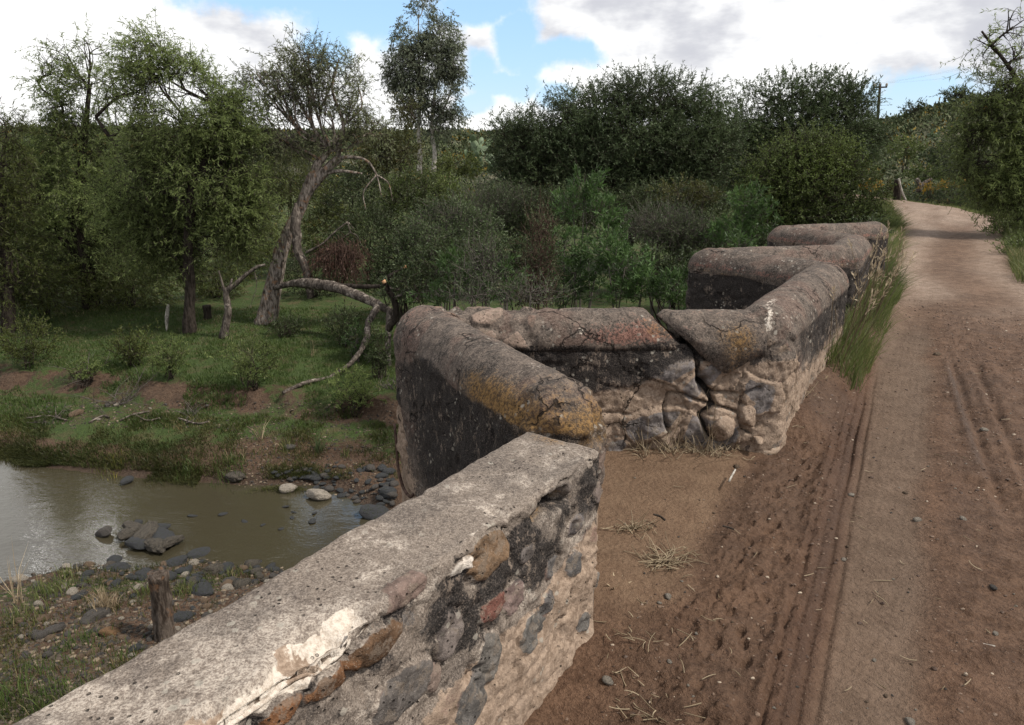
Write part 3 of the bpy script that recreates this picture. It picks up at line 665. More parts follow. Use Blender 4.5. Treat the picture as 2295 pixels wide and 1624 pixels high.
bar('coping_block', pCn, e1, .945, .94, half_round(.196, .200, .012, .03), .012, shCc)['label'] = 'long coping block of exposed stones left of the crack'
def shCh(c):
    z, al, V, sd_ = c['z'], c['al'], c['V'], c['side']; nz = fbm(V, 4, 4, 52)
    c['m1'][:, 2] = .46*gauss2(al, z, .62, .97, .30, .12)+.12; c['m2'][:, 2] = .30
    c['m1'][:, 0] = .9*sst(.90-z+nz*.12, 0, .06); c['m2'][:, 0] = .36*gauss2(al, z, .9, 1.1, .15, .08)
    c['d'] += -.03*sst(.1-al, 0, .1)*(1+2*nz)+.01*nz
    # ragged underside and slanting left end
    c['dv'] = np.c_[dC[None, :]*((-.20*(z-.93)/.2+.03*nz)*sst(.6-al, 0, .6))[:, None], -.09*sst(.92-z, 0, .03)*(.2+1.2*gauss2(al, z, .45, .9, .3, .3)+nz)]
f0 = pCn+dC*LC*.765-nC*.030; f1 = pDn-nC*.02-dC*.06
bar('coping_block', f0, f1, .935, .925, half_round(.205, .195, .012, .05), .012, shCh, cap_bulge=.03)['label'] = 'orange brown coping block shifted out beside the crack'

# --- D: along the road, pale cracked top line
def shD(c):
    z, al, sd_, V = c['z'], c['al'], c['side'], c['V']; road = sst(-sd_, -.2, .3); nz = fbm(V, 2.6, 4, 61)
    c['m2'][:, 0] = .26*np.exp(-((sd_*np.sqrt(np.clip(1-((z-.95)/.21)**2, 0, 1))*.2+.06+nz*.04)/.035)**2)*sst(z, 1.0, 1.04)*(.35+.9*sst(.78-al, 0, .4))+.36*gauss2(al, z, .03, 1.0, .10, .16)
    c['m1'][:, 0] = road*(.46*sst(1.0-z, 0, .07)*sst(z, .52, .80)+.10)*sst(al, .02, .12)+.30*road*sst(.95-z, 0, .1)*(al > .3)
    c['m1'][:, 1] = road*.66*sst(.84-z+nz*.35, 0, .2)+.25*road*gauss2(al, z, .05, .8, .1, .3)
    c['m2'][:, 2] = .28*sst(z, 1.0, 1.05)
    f, iv, g = rubble(V, 6.5, 63); e = gauss2(al, z, .0, .92, .10, .14)
    c['d'] += (f-.6)*(.024*e+.006*road*sst(.95-z, 0, .1)); c['m2'][:, 1] = .55*e*f+.5*road*(iv > .62)*f*sst(.9-z, 0, .1)
    c['d'] += -.02*np.clip(c['m1'][:, 1], 0, 1)*sst(nz, -.1, .2)*road
segD = seg_wall(3, pD, pE, 1.15, .20, .014, .013, .2, shD, .21)
# --- E .. I: the further bays
def sh_far(lift=0):
    def f_(c):
        z, al, sd_, V = c['z'], c['al'], c['side'], c['V']; nz = fbm(V, 2.3, 4, 71+lift)
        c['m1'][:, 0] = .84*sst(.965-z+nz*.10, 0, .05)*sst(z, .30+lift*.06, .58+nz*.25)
        c['m1'][:, 1] = .62*sst(.62-z+nz*.3, 0, .15); c['m2'][:, 2] = .50*sst(z, .96, 1.0)*(.6+.4*sst(1.06-z, 0, .06)); c['m1'][:, 2] = .33*sst(1.03-z, 0, .05)*(z > .95)
        c['m2'][:, 0] = .35*sst(z, 1.1, 1.15)*sst(nz, .0, .2)
        f, iv, g = rubble(V, 7, 73); c['d'] += (f-.6)*.014*sst(.9-z, 0, .1)
    return f_
seg_wall(4, pE, pF, 1.152, .197, .02, .02, .2, sh_far(0))
seg_wall(5, pF, pG, 1.148, .194, .02, .02, .2, sh_far(1))
seg_wall(6, pG, pH, 1.153, .197, .02, .02, .2, sh_far(3))
seg_wall(7, pH, pI, 1.149, .194, .025, .025, .2, sh_far(2))
seg_wall(8, pI, pJ, 1.154, .197, .03, .03, .2, sh_far(0))

# --- A: the near flat-topped stretch with its broken rubble face
def onA(x, y):
    q = PT(x, y, 1.165); return float(q[0]*RR[0]+q[1]*RR[1]), float(q[2])
secA = []
hw = .172; zt_ = 1.0; rc = .022
for z_ in axis([(ZB, -.15, .3, .05), (-.15, zt_-rc, .0085, .0075)]): secA.append((-hw, z_))          # road face, bottom to top
for k in range(1, 6): a = k/6*math.pi/2; secA.append((-hw+rc-rc*math.cos(a), zt_-rc+rc*math.sin(a)))
for x in np.linspace(-hw+rc, hw-rc, 34): secA.append((x, zt_))
for k in range(1, 6): a = k/6*math.pi/2; secA.append((hw-rc+rc*math.sin(a), zt_-rc+rc*math.cos(a)))
for z_ in axis([(ZB, .5, .4, .2), (.5, zt_-rc, .02, .02)])[::-1]: secA.append((hw, z_))
secA = np.array(secA)
# exposed stones: photo position, size in photo px, colour, stick-out
STN = [((1093, 1243), 50, 52, (.18, .115, .070), .03), ((915, 1330), 60, 30, (.17, .12, .10), .016), ((850, 1440), 72, 48, (.115, .068, .040), .03), ((742, 1530), 62, 30, (.16, .080, .040), .012),
       ((640, 1592), 48, 26, (.17, .080, .038), .012), ((1157, 1340), 24, 36, (.19, .135, .12), .02), ((1105, 1360), 34, 30, (.17, .075, .058), .012), ((1010, 1425), 34, 60, (.17, .14, .125), .015),
       ((905, 1545), 70, 55, (.12, .105, .095), .014), ((1290, 1262), 18, 26, (.125, .115, .11), .012), ((1243, 1270), 16, 24, (.115, .105, .10), .01), ((1350, 1285), 18, 34, (.15, .14, .13), .02),
       ((1370, 1175), 16, 20, (.18, .17, .165), .02), ((1195, 1420), 30, 40, (.13, .12, .11), .012), ((1100, 1480), 26, 60, (.15, .135, .12), .012), ((1060, 1575), 40, 50, (.11, .10, .092), .012),
       ((1265, 1100), 18, 22, (.17, .14, .12), .012), ((1345, 1100), 16, 26, (.16, .125, .11), .015), ((1230, 1350), 14, 24, (.11, .10, .095), .008), ((1180, 1240), 16, 20, (.14, .12, .11), .01),
       ((980, 1520), 20, 30, (.23, .17, .14), .01), ((1030, 1270), 26, 16, (.60, .53, .46), .012), ((1290, 1180), 16, 22, (.15, .13, .125), .01), ((1315, 1395), 12, 22, (.13, .12, .11), .01)]
SE = []
for (p_, rx, ry, colr, up) in STN:
    s0, z0 = onA(*p_); s1, z1 = onA(p_[0]+rx, p_[1]-rx*.35); s2, z2 = onA(p_[0], p_[1]+ry)
    SE.append((s0, z0, max(.02, abs(s1-s0)*.95), max(.02, abs(z2-z0)*.95), colr, up))
WP = np.array([onA(*q) for q in [(640, 1450), (660, 1430), (735, 1400), (760, 1420), (775, 1445), (770, 1480), (700, 1500), (690, 1545), (640, 1550), (560, 1600), (520, 1625)]])
holeA = np.array([onA(*q) for q in [(1197, 1160), (1205, 1135), (1240, 1105), (1268, 1085), (1276, 1118), (1240, 1145), (1205, 1180)]])
def shA(c):
    V, z, sd_ = c['V'], c['z'], c['side']; s = V[:, 0]*RR[0]+V[:, 1]*RR[1]; face = (sd_ < -.165).astype(float)*(z < .99); topm = (z > .985).astype(float)
    nz = fbm(V, 2.6, 4, 81); n3 = fbm(V, 7, 4, 82); sz = np.stack([s, z], 1)
    c['d'] *= np.where(face > 0, 1.15, .40)
    lowt = .52+.16*sst(s, 1.2, 2.4)+nz*.28
    c['m1'][:, 1] = face*(.95*sst(lowt-z, -.03, .10)+.30)
    c['m1'][:, 0] = face*(.43*sst(z, .55, .72)*(1-sst(z, .93, .99)*.7)+.10)*(.75+.8*sst(n3, -.15, .15))
    seam = np.exp(-(worley(V*np.array((1, 1, 1.1))+fbm(V, 4, 2, 83)[:, None]*.12, 7.5, 83)[1]-worley(V*np.array((1, 1, 1.1))+fbm(V, 4, 2, 83)[:, None]*.12, 7.5, 83)[0])**2/.0030); c['m1'][:, 0] += face*.26*seam*sst(n3, -.1, .1)*sst(z, .4, .6); c['d'] -= face*seam*.003
    
    f, iv, g = rubble(V, 7.5, 83, (1, 1, 1.1)); c['d'] += face*((f-.6)*.005+fbm(V, 6, 4, 89)*.026)
    c['m2'][:, 1] = face*np.where(iv > .62, f*.52, 0)*(z < .95)*(.55+.45*sst(z, .3, .6)); c['sc'][:] = STC[(iv*7.99).astype(int)]
    c['m2'][:, 2] = face*.33*gauss2(s, z, 1.6, .82, .3, .12)
    wob = fbm(np.c_[sz, 0*s], 9, 5, 84, .6)*1.5
    for (s0, z0, rs_, rz_, colr, up) in SE:
        dd = np.sqrt(((s-s0)/rs_)**2+((z-z0)/rz_)**2)+wob*.5; q = sst(1.05-dd, 0, .22); q *= (face > 0) | ((topm > 0)*(z0 > .9)*(sd_ < -.115-wob*.06) > 0)
        c['m2'][:, 1] = c['m2'][:, 1]*(1-q)+q*.95; c['sc'][q > .3] = colr; c['d'] += q*up*.5-np.exp(-((dd-1.12)/.10)**2)*.010*face
        c['m1'][:, 0] *= 1-q*.65; c['m1'][:, 1] *= 1-q*.8
    hd = polydist(sz+wob[:, None]*.03, holeA); hin = sst(-hd, -.006, .012)*face; c['d'] -= hin*.11
    c['m1'][:, 0] = np.maximum(c['m1'][:, 0], hin*.9*sst(n3, -.25, .0)); c['m1'][:, 2] = np.maximum(c['m1'][:, 2], hin*.9*sst(-n3, -.02, .1)+hin*.4*(z < holeA[:, 1].mean()))
    # chipped upper edge: missing mortar, white fresh break
    edge = (sd_ < -.06) & (z > .88); en = fbm(np.stack([s, 0*s, 0*s], 1), 5, 4, 85)
    chip = sst(en, .02, .22)*sst(-.085-sd_+en*.08, 0, .05)*sst(z, .90, .96); c['dv'] = np.zeros_like(V); c['dv'][:, 2] -= chip*.020*(z > .95)
    c['d'] -= .02*chip*(z < .97)
    c['m2'][:, 0] = .50*chip*sst(n3, -.15, .15)+.40*np.exp(-((sd_+.15+nz*.03)/.016)**2)*topm
    wd = polydist(sz+wob[:, None]*.03, WP); 
    wtop = (sst(s, .86, .93)*(1-sst(s, 1.10, 1.16))*sst(-.098-sd_+wob*.06, 0, .012)+sst(s, .4, .6)*(1-sst(s, .84, .93))*sst(-.125-sd_+wob*.06, 0, .012))*topm
    wf = np.clip(sst(-wd, -.01, .012)*face+wtop, 0, 1)
    wf = np.maximum(wf, face*sst(z, .925, .955)*sst(1.12-s, 0, .1)*sst(s, .3, .5))
    c['m2'][:, 0] = np.maximum(c['m2'][:, 0], wf*.97); c['m2'][:, 1] *= 1-wf; c['m1'][:, 0] *= 1-wf; c['dv'][:, 2] -= .035*wtop*sst(-.10-sd_, 0, .03); c['d'] -= wf*.012*face*(1+2*n3)
    for k in range(2):
        c['m1'][:, 1] = np.where(wf > .5, .9*sst(n3, .02, .12), c['m1'][:, 1])
    c['m2'][:, 0] *= np.where((wf > .5) & (n3 > .10), .45, 1)
    # outer edge wanders, ragged far end
    ed = .022*fbm(np.stack([s, 0*s, 0*s], 1), 3.5, 4, 86)+.012*fbm(np.stack([s, 0*s, 3+0*s], 1), 16, 3, 87)
    c['dv'][:, :2] += LL[None]*(ed*sst(sd_, .05, .17))[:, None]; c['dv'][:, :2] += LL[None]*(.5*ed*sst(-sd_, .05, .17))[:, None]
    c['dv'][:, 2] += topm*.010*fbm(V, 3, 3, 88)
    c['m1'][:, 2] += topm*.5*gauss2(s, sd_, 2.36, .05, .06, .12)
obA = bar('flat_topped_wall', XY(-.9, 1.338), XY(2.385, 1.338), 0, 0, secA, .0105, shA, mat=M_TOP, cap_bulge=.02)
# ------------------------------------------------------------------ plant materials
def mat_leaf(name, a, b_, trans=.35, third=None, rough=.55):
    m, n, b = newmat(name); r = n.attr('rnd'); cl = n.attr('clump')
    c = n.mix(r, a, b_); c = n.scalec(c, n.lin(cl, 0, 1, .72, 1.3))
    if third is not None: c = n.mix(n.step(r, .90, .97), c, third)
    n.put(b.inputs['Base Color'], c); b.inputs['Roughness'].default_value = rough; b.inputs['Specular IOR Level'].default_value = .3
    tr = n.n.new('ShaderNodeBsdfTranslucent'); n.put(tr.inputs[0], n.scalec(c, 1.15)); mx = n.n.new('ShaderNodeMixShader'); mx.inputs[0].default_value = trans
    n.l.new(b.outputs[0], mx.inputs[1]); n.l.new(tr.outputs[0], mx.inputs[2]); n.l.new(mx.outputs[0], n.n['Material Output'].inputs[0]); return m
def mat_bark(name, a, b_, pale=None, scale=1.0):
    m, n, b = newmat(name); p = n.obj()
    v = n.noise(n.vm('MULTIPLY', p, (1, 1, .25)), 14*scale, 5, .65); f = n.noise(p, 5*scale, 3, .6)
    c = n.mix(n.step(v, .36, .64), a, b_)
    if pale is not None: c = n.mix(n.m('MULTIPLY', n.step(f, .55, .66), .8), c, pale)
    n.put(b.inputs['Base Color'], c); b.inputs['Roughness'].default_value = .95; b.inputs['Specular IOR Level'].default_value = .1
    n.put(b.inputs['Normal'], n.bump(v, .05, 1)); return m
ML = dict(
    willow=mat_leaf('willow_leaf', (.095, .130, .038), (.210, .250, .088), .55, (.15, .13, .035)),
    willow_dark=mat_leaf('shaded_willow_leaf', (.050, .066, .016), (.120, .135, .036), .45, (.08, .08, .02)),  # willow leaf in a darker green, with foliage shade put into the colour
    grey_willow=mat_leaf('grey_willow_leaf', (.078, .092, .042), (.160, .172, .085), .5),
    mesquite=mat_leaf('mesquite_leaf', (.036, .056, .023), (.092, .120, .050), .3, (.075, .085, .035)),
    mesq_green=mat_leaf('green_mesquite_leaf', (.048, .074, .018), (.125, .155, .040), .35, (.10, .12, .03)),
    euca=mat_leaf('eucalyptus_leaf', (.095, .115, .075), (.21, .23, .155), .55),
    lance=mat_leaf('lance_leaf', (.030, .060, .017), (.075, .125, .036), .35, (.12, .17, .04)),
    shrub=mat_leaf('shrub_leaf', (.028, .044, .016), (.074, .094, .036), .3, (.09, .09, .04)),
    greyshrub=mat_leaf('grey_shrub_leaf', (.036, .058, .022), (.084, .112, .045), .3, (.13, .12, .07)),
    olive=mat_leaf('olive_leaf', (.050, .055, .014), (.110, .108, .030), .35, (.20, .17, .03)),
    flower=mat_leaf('ochre_flower', (.20, .12, .015), (.34, .21, .02), .3),
    dead=mat_leaf('dead_twig_leaf', (.060, .030, .020), (.12, .055, .036), .1),
    grass=mat_leaf('grass_blade', (.035, .062, .014), (.085, .118, .030), .35, (.20, .17, .09)),
    bankgrass=mat_leaf('bank_grass_blade', (.030, .042, .012), (.090, .088, .028), .3, (.17, .13, .06)),
    tallgrass=mat_leaf('tall_grass_blade', (.055, .080, .022), (.155, .165, .060), .4, (.27, .22, .12)),
    straw=mat_leaf('straw', (.17, .125, .075), (.33, .26, .17), .15),
    cactus=mat_leaf('cactus_pad', (.075, .105, .055), (.13, .17, .09), 0))
MB = dict(
    dark=mat_bark('dark_bark', (.018, .014, .011), (.055, .044, .036)),
    willow=mat_bark('willow_bark', (.030, .022, .017), (.115, .092, .076), (.14, .080, .048)),
    dead=mat_bark('dead_wood', (.032, .025, .021), (.135, .112, .094), (.27, .23, .195)),
    grey=mat_bark('grey_twig', (.055, .046, .038), (.13, .115, .10), None),
    red=mat_bark('red_twig', (.045, .027, .020), (.105, .068, .054), None),
    split=mat_bark('split_bark', (.050, .038, .030), (.32, .27, .23), (.25, .145, .085)),
    pale=mat_bark('pale_trunk', (.20, .18, .155), (.46, .42, .37), (.11, .09, .075)),
    cut=mat_bark('fresh_cut_wood', (.45, .22, .10), (.62, .38, .22)))

def pxw(Y, px): return px*.4462*(.96*Y+.8)/FPX
def onground(x, y, z0=-2.3):
    z = z0
    for _ in range(25):
        q = PZ(x, y, z); z = .5*z+.5*gz(q[0], q[1])
    return PZ(x, y, z)
def path3(pts, Y):           # photo polyline -> world; Y constant or per point
    Y = np.broadcast_to(Y, (len(pts),)); return np.array([PY(p[0], p[1], yy) for p, yy in zip(pts, Y)])
class Leafer:
    def __init__(s, seed): s.g = Geo(); s.rs = RS(seed); s.tw = Geo(); s.seed = seed
    def crown(s, blobs, Y, cov=2.2, ll=.09, lw=.018, tl=.4, per=11, up=.25, droop=.0, shell=.35, carve=.42, cf=1.3, twr=.006, lmin=2.3, squash=.8, twig_only=False, outw=.8, maxleaf=170000, ywid=1.0):
        rs = s.rs; B = []
        for q in blobs:
            x, y, rx, ry = q[:4]; yy = Y+(q[4] if len(q) > 4 else 0); B.append((PY(x, y, yy), pxw(yy, rx), pxw(yy, ry), q[5] if len(q) > 5 else 1.0))
        px = (.96*Y+.8)/FPX; ll = max(ll, lmin*px); lw = max(lw, .75*px)
        area = sum(math.pi*b[1]*b[2]*b[3] for b in B); n = int(min(maxleaf, cov*area/(ll*lw*.5)))
        wts = np.array([b[1]*b[2]*b[3] for b in B]); nt = max(8, int(n/per/(1-carve*.75)))
        k = rs.choice(len(B), nt, p=wts/wts.sum()); C = np.array([b[0] for b in B])[k]
        R = np.array([(b[1], max(.3*b[1], min(b[1], b[1]*squash))*ywid, b[2]) for b in B])[k]
        d_ = nrm(rs.normal(0, 1, (nt, 3))); rad = (shell+(1-shell)*rs.rand(nt, 1))**.5
        rad = rad*(1+.27*rs.normal(0, 1, (nt, 1))*(rs.rand(nt, 1) < .5))
        Pb = C+d_*R*rad; keep = vn(Pb, cf, s.seed+3)*.6+vn(Pb, cf*2.6, s.seed+4)*.4 > carve; Pb = Pb[keep]; d2 = d_[keep]; m = len(Pb)
        D = nrm(d2*outw+np.array((0, 0, up))+rs.normal(0, .55, (m, 3))); L = tl*rs.uniform(.6, 1.4, (m, 1))
        E = Pb+D*L*.6; S = Pb-D*L*.4; E[:, 2] -= droop*L[:, 0]*.5
        V, Q, Pn = twigs(S, E, max(twr, .16*px), max(twr*.3, .10*px), .10, rs, 2, 3); s.tw.add(V, Q)
        if twig_only: return
        u = rs.rand(m, per)*.85+.15; seg = Pn.shape[1]-1; i = np.minimum((u*seg).astype(int), seg-1); f = (u*seg-i)[..., None]
        ar = np.arange(m)[:, None]; pos = Pn[ar, i]*(1-f)+Pn[ar, i+1]*f
        LD = nrm(D[:, None, :]*.7+rs.normal(0, .75, (m, per, 3))+np.array((0, 0, up*.5-droop)))
        cl = np.clip(.5+1.6*(vn(Pb, 1.1, s.seed+5)-.5), 0, 1); rnd = np.clip(rs.rand(m, per)*.6+.4*vn(Pb, .9, s.seed+6)[:, None], 0, 1)
        pos = pos.reshape(-1, 3); LD = LD.reshape(-1, 3)
        V, Q = leafq(pos, LD, ll*rs.uniform(.6, 1.3, len(pos)), lw*rs.uniform(.7, 1.3, len(pos)), rs)
        s.g.add(V, Q, rnd=np.repeat(rnd.ravel(), 4), clump=np.repeat(np.repeat(cl, per), 4)); s.B = B
    def limbs(s, geo, frm, Y, blobs, r0=.035, nsub=7, sub=.5):
        """limbs from trunk points to every blob, and lesser ones through the blob"""
        rs = s.rs; F = np.asarray(frm)
        for q in blobs:
            yy = Y+(q[4] if len(q) > 4 else 0); c = PY(q[0], q[1], yy); rx = pxw(yy, q[2]); ry = pxw(yy, q[3])
            a = F[np.argmin(np.linalg.norm(F-c, axis=1)+np.where(F[:, 2] > c[2]+.2, 2, 0))]; L = np.linalg.norm(c-a)
            mid = a*.5+c*.5+rs.normal(0, .09, 3)*L; P = spline([a, a*.7+mid*.3+rs.normal(0, .03, 3)*L, mid, c], 12)
            geo.add(*tube(P, np.linspace(r0, r0*.4, 12)*min(1.3, .6+.4*rx), 5, .1, 3))
            n = nsub; E = c+nrm(rs.normal(0, 1, (n, 3))+np.array((0, 0, .35)))*np.array((rx, rx*.8, ry))*rs.uniform(.55, .95, (n, 1))
            k = rs.randint(5, 12, n); V, Q, Pn = twigs(P[k], E, r0*.34, r0*.12, .12, rs, 5, 4); geo.add(V, Q)
            k2 = rs.randint(2, 5, n*3); w_ = rs.randint(0, n, n*3); S2 = Pn[w_, k2]; E2 = S2+nrm(rs.normal(0, 1, (n*3, 3))+np.array((0, 0, .3)))*rx*rs.uniform(.3, .6, (n*3, 1))
            V, Q, _ = twigs(S2, E2, r0*.16, r0*.06, .12, rs, 3, 3); geo.add(V, Q)
STY = dict(
    willow=dict(ll=.10, lw=.012, tl=.75, per=24, up=.15, droop=.5, carve=.38, cf=1.5, leaf='willow', bark='dark', cov=4.4),
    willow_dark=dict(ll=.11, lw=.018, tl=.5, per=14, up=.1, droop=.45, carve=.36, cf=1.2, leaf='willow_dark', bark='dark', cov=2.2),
    grey_willow=dict(ll=.10, lw=.015, tl=.5, per=11, up=.25, droop=.3, carve=.42, cf=1.5, leaf='grey_willow', bark='willow', cov=2.4),
    mesquite=dict(ll=.06, lw=.022, tl=.85, per=26, up=.35, droop=.1, lmin=2.8, carve=.30, cf=.9, leaf='mesquite', bark='dark', cov=4.6),
    mesq_green=dict(ll=.06, lw=.022, tl=.55, per=18, up=.3, droop=.15, carve=.34, cf=1.1, leaf='mesq_green', bark='dark', cov=2.5),
    euca=dict(ll=.14, lw=.035, tl=.5, per=9, up=.1, droop=.8, carve=.46, cf=.8, leaf='euca', bark='pale', cov=1.9),
    lance=dict(ll=.12, lw=.022, tl=.22, per=16, up=.6, droop=-.1, carve=.40, cf=2.2, leaf='lance', bark='grey', cov=2.4),
    shrub=dict(ll=.07, lw=.026, tl=.3, per=12, up=.4, droop=.0, carve=.38, cf=1.5, leaf='shrub', bark='dark', cov=2.2),
    greyshrub=dict(ll=.06, lw=.022, tl=.32, per=10, up=.5, droop=.0, carve=.40, cf=1.7, leaf='greyshrub', bark='grey', cov=1.9),
    olive=dict(ll=.07, lw=.024, tl=.32, per=12, up=.4, droop=.1, carve=.40, cf=1.6, leaf='olive', bark='dark', cov=2.0),
    bare=dict(ll=.05, lw=.016, tl=.5, per=8, up=.8, droop=.0, carve=.3, cf=1.5, leaf='greyshrub', bark='grey', cov=.95, twr=.006),
    redbare=dict(ll=.05, lw=.014, tl=.5, per=5, up=.8, droop=.0, carve=.25, cf=1.5, leaf='greyshrub', bark='red', cov=.5, twr=.006))
SD = [100]
def plant(name, label, cat, base, blobs, style, Y=None, group=None, trunks=None, over=None, stems=6, stem_r=.03, trunk_geo=None, wood='trunk', limbs=True, extra=None):
    SD[0] += 13; st = dict(STY[style]); st.update(over or {}); leaf, bark = st.pop('leaf'), st.pop('bark'); rs = RS(SD[0])
    if Y is None: Y = base[1]
    L = Leafer(SD[0]); L.crown(blobs, Y, **st); tg = Geo(); fr = []
    if trunks:
        for (pts, Ys, rad, sides) in trunks:
            P = path3(pts, Ys); n = max(8, len(P)*6); PP = spline(P, n); rr = np.interp(np.linspace(0, 1, n), np.linspace(0, 1, len(rad)), [pxw(Y, q) for q in rad])
            tg.add(*tube(PP, rr, sides, .16, SD[0], True, .18)); fr.append(PP[len(PP)//3:])
        fr = np.concatenate(fr)
    else:
        E = [PY(q[0], q[1], Y+(q[4] if len(q) > 4 else 0)) for q in blobs]; S = np.array(base)+rs.normal(0, .05, (stems, 3))*np.array((1, 1, 0)); fr = []
        for k in range(stems):
            e = E[rs.randint(len(E))]; P = spline([S[k]-(0, 0, .08), S[k]*.6+e*.4+rs.normal(0, .08, 3), e], 8); tg.add(*tube(P, np.linspace(stem_r, stem_r*.3, 8), 5)); fr.append(P[2:])
        fr = np.concatenate(fr)
    if limbs: L.limbs(tg, fr, Y, blobs, max(stem_r*.8, .012) if not trunks else .05, 6)
    if extra: extra(L, tg)
    root = thing(name, label, cat, base, group)
    tr = tg.part(wood, root, mat=MB[bark])
    br = L.tw.part('twigs', root, mat=MB['dark' if bark in ('pale', 'willow') else bark])
    cr = L.g.part('crown', root, mat=ML[leaf])
    return root

# ------------------------------------------------------------------ the trees on the far bank
b0 = onground(425, 745)
plant('willow_tree', 'large feathery green willow with a gnarled dark trunk left of the broken tree', 'tree', b0,
      [(330, 125, 55, 60, 0, .7), (380, 180, 85, 65), (300, 205, 70, 55), (455, 205, 60, 50, 0, .8), (400, 270, 120, 70), (485, 290, 80, 75), (345, 330, 70, 55), (440, 370, 115, 65), (530, 230, 40, 45, 0, .6), (300, 270, 50, 60, 0, .7), (540, 340, 50, 70, 0, .8), (290, 420, 80, 70, .3), (540, 470, 60, 70, .3),
       (500, 420, 80, 60, .4), (370, 480, 110, 60, .5), (440, 540, 120, 60, .5), (330, 560, 90, 60, .3), (500, 370, 60, 50)], 'willow', trunks=[
          ([(425, 748), (424, 700), (426, 640), (420, 560), (428, 470), (430, 415), (449, 391), (449, 362), (430, 330), (410, 280)], b0[1], (16, 12, 11, 11, 10, 9, 8, 5), 12),
          ([(424, 470), (395, 440), (350, 425), (300, 380), (270, 340), (235, 292), (215, 262)], b0[1], (8, 9, 6, 5, 4, 3), 8),
          ([(424, 640), (380, 560), (330, 530), (280, 520)], b0[1], (7, 4, 3), 6), ([(449, 362), (480, 300), (470, 230)], b0[1], (5, 4, 2), 6)], over=dict(carve=.44, cov=3.8))
b1 = onground(205, 690)
plant('willow_tree', 'leafy willow at the far left with sparse wispy top and forked dark trunk', 'tree', b1,
      [(150, 120, 55, 40, 0, .35), (200, 110, 40, 40, 0, .35), (120, 165, 50, 40, 0, .4), (205, 185, 70, 60, 0, .9), (150, 235, 60, 45), (170, 310, 80, 60), (110, 330, 50, 60), (240, 350, 50, 40, .3, .7), (130, 410, 100, 70), (230, 430, 80, 60), (80, 490, 90, 70), (60, 380, 60, 70), (20, 440, 60, 70), (300, 500, 70, 80, .4),
       (180, 510, 100, 70), (110, 580, 110, 60, .3), (240, 590, 90, 60, .4)], 'willow', trunks=[
          ([(205, 695), (200, 640), (190, 580), (170, 500), (180, 400), (190, 300), (200, 200)], b1[1], (20, 17, 13, 10, 7, 4), 10),
          ([(195, 600), (130, 520), (90, 420), (120, 300), (140, 240), (95, 200), (82, 180)], b1[1], (9, 7, 5, 3, 2, 1.5), 8),
          ([(190, 560), (260, 480), (300, 400)], b1[1], (8, 5, 2), 8)], over=dict(cov=2.1))
b2 = onground(25, 745)
plant('willow_tree', 'dark leafy tree cut off by the left edge of the view', 'tree', b2,
      [(15, 290, 45, 50, 0, .7), (20, 370, 50, 60), (10, 460, 60, 70), (30, 560, 70, 70), (20, 650, 70, 50)], 'willow_dark', trunks=[([(20, 750), (15, 600), (0, 450), (10, 320)], b2[1], (16, 13, 8, 3), 8)], over=dict(cov=2.2))
# the broken willow
b3 = onground(594, 722); Yt = b3[1]
def broken(L, tg):
    for pts, rad in (([(674, 465), (703, 414), (732, 378), (761, 354)], (7, 10, 10, 8)), ([(761, 354), (790, 352), (822, 360), (844, 392), (855, 440)], (4.5, 3, 2, 1)), ([(717, 392), (761, 383), (812, 389)], (5, 4, 2)),
                     ([(755, 358), (757, 334), (721, 329), (700, 300)], (6, 4, 2.5)), ([(757, 334), (770, 280), (745, 200), (760, 130)], (5, 4, 3, 1.5)), ([(741, 340), (700, 280), (690, 200), (680, 130)], (5, 4, 2.5, 1.2)),
                     ([(724, 329), (650, 270), (600, 210)], (4, 3, 1.2)), ([(770, 280), (810, 240), (800, 180)], (3, 2, 1)), ([(700, 280), (640, 180), (620, 140)], (3, 2, 1)), ([(844, 392), (815, 430), (820, 470)], (2, 1.2, .8)), ([(844, 392), (870, 410), (880, 450)], (2, 1.2, .6))):
        P = spline(path3(pts, Yt), 20); tg.add(*tube(P, np.interp(np.linspace(0, 1, 20), np.linspace(0, 1, len(rad)), [pxw(Yt, q) for q in rad]), 9, .2, 7, True, .25))
tb_ = plant('broken_willow_tree', 'tall willow with a split leaning trunk, bare broken limbs and thin airy crown', 'tree', b3,
      [(620, 175, 75, 50, 0, .75), (575, 165, 45, 30, 0, .8), (690, 130, 55, 45, 0, .45), (755, 160, 60, 45, 0, .5), (795, 235, 35, 50, 0, .5), (600, 265, 55, 45, 0, .9), (670, 215, 60, 60, 0, .45), (740, 250, 60, 50, 0, .35), (640, 320, 85, 35, 0, 1.1),
       (820, 300, 60, 45, 0, .7), (770, 310, 50, 30, 0, .5)], 'grey_willow', trunks=[
          ([(594, 726), (602, 690), (612, 639), (630, 566), (652, 512), (674, 465), (692, 417), (706, 381), (725, 352), (741, 338)], Yt, (27, 22, 19, 17, 14, 12.5, 11, 10, 8, 4), 18)], over=dict(leaf='grey_willow'), extra=broken)
for o in tb_.children:
    if o.name.startswith('trunk'): o.data.materials.clear(); o.data.materials.append(MB['split'])
hb = Geo(); P = spline(path3([(663, 455), (663, 480), (663, 512), (668, 562), (685, 602), (697, 668)], Yt-.35), 40)
hb.add(*tube(P, np.interp(np.linspace(0, 1, 40), np.linspace(0, 1, 6), [pxw(Yt, q) for q in (3, 9, 11, 9, 9, 8)]), 14, .25, 9, True, .3))
hb.part('hanging_limb', tb_, mat=MB['dead'])['label'] = 'pale splintered limb hanging down beside the trunk'
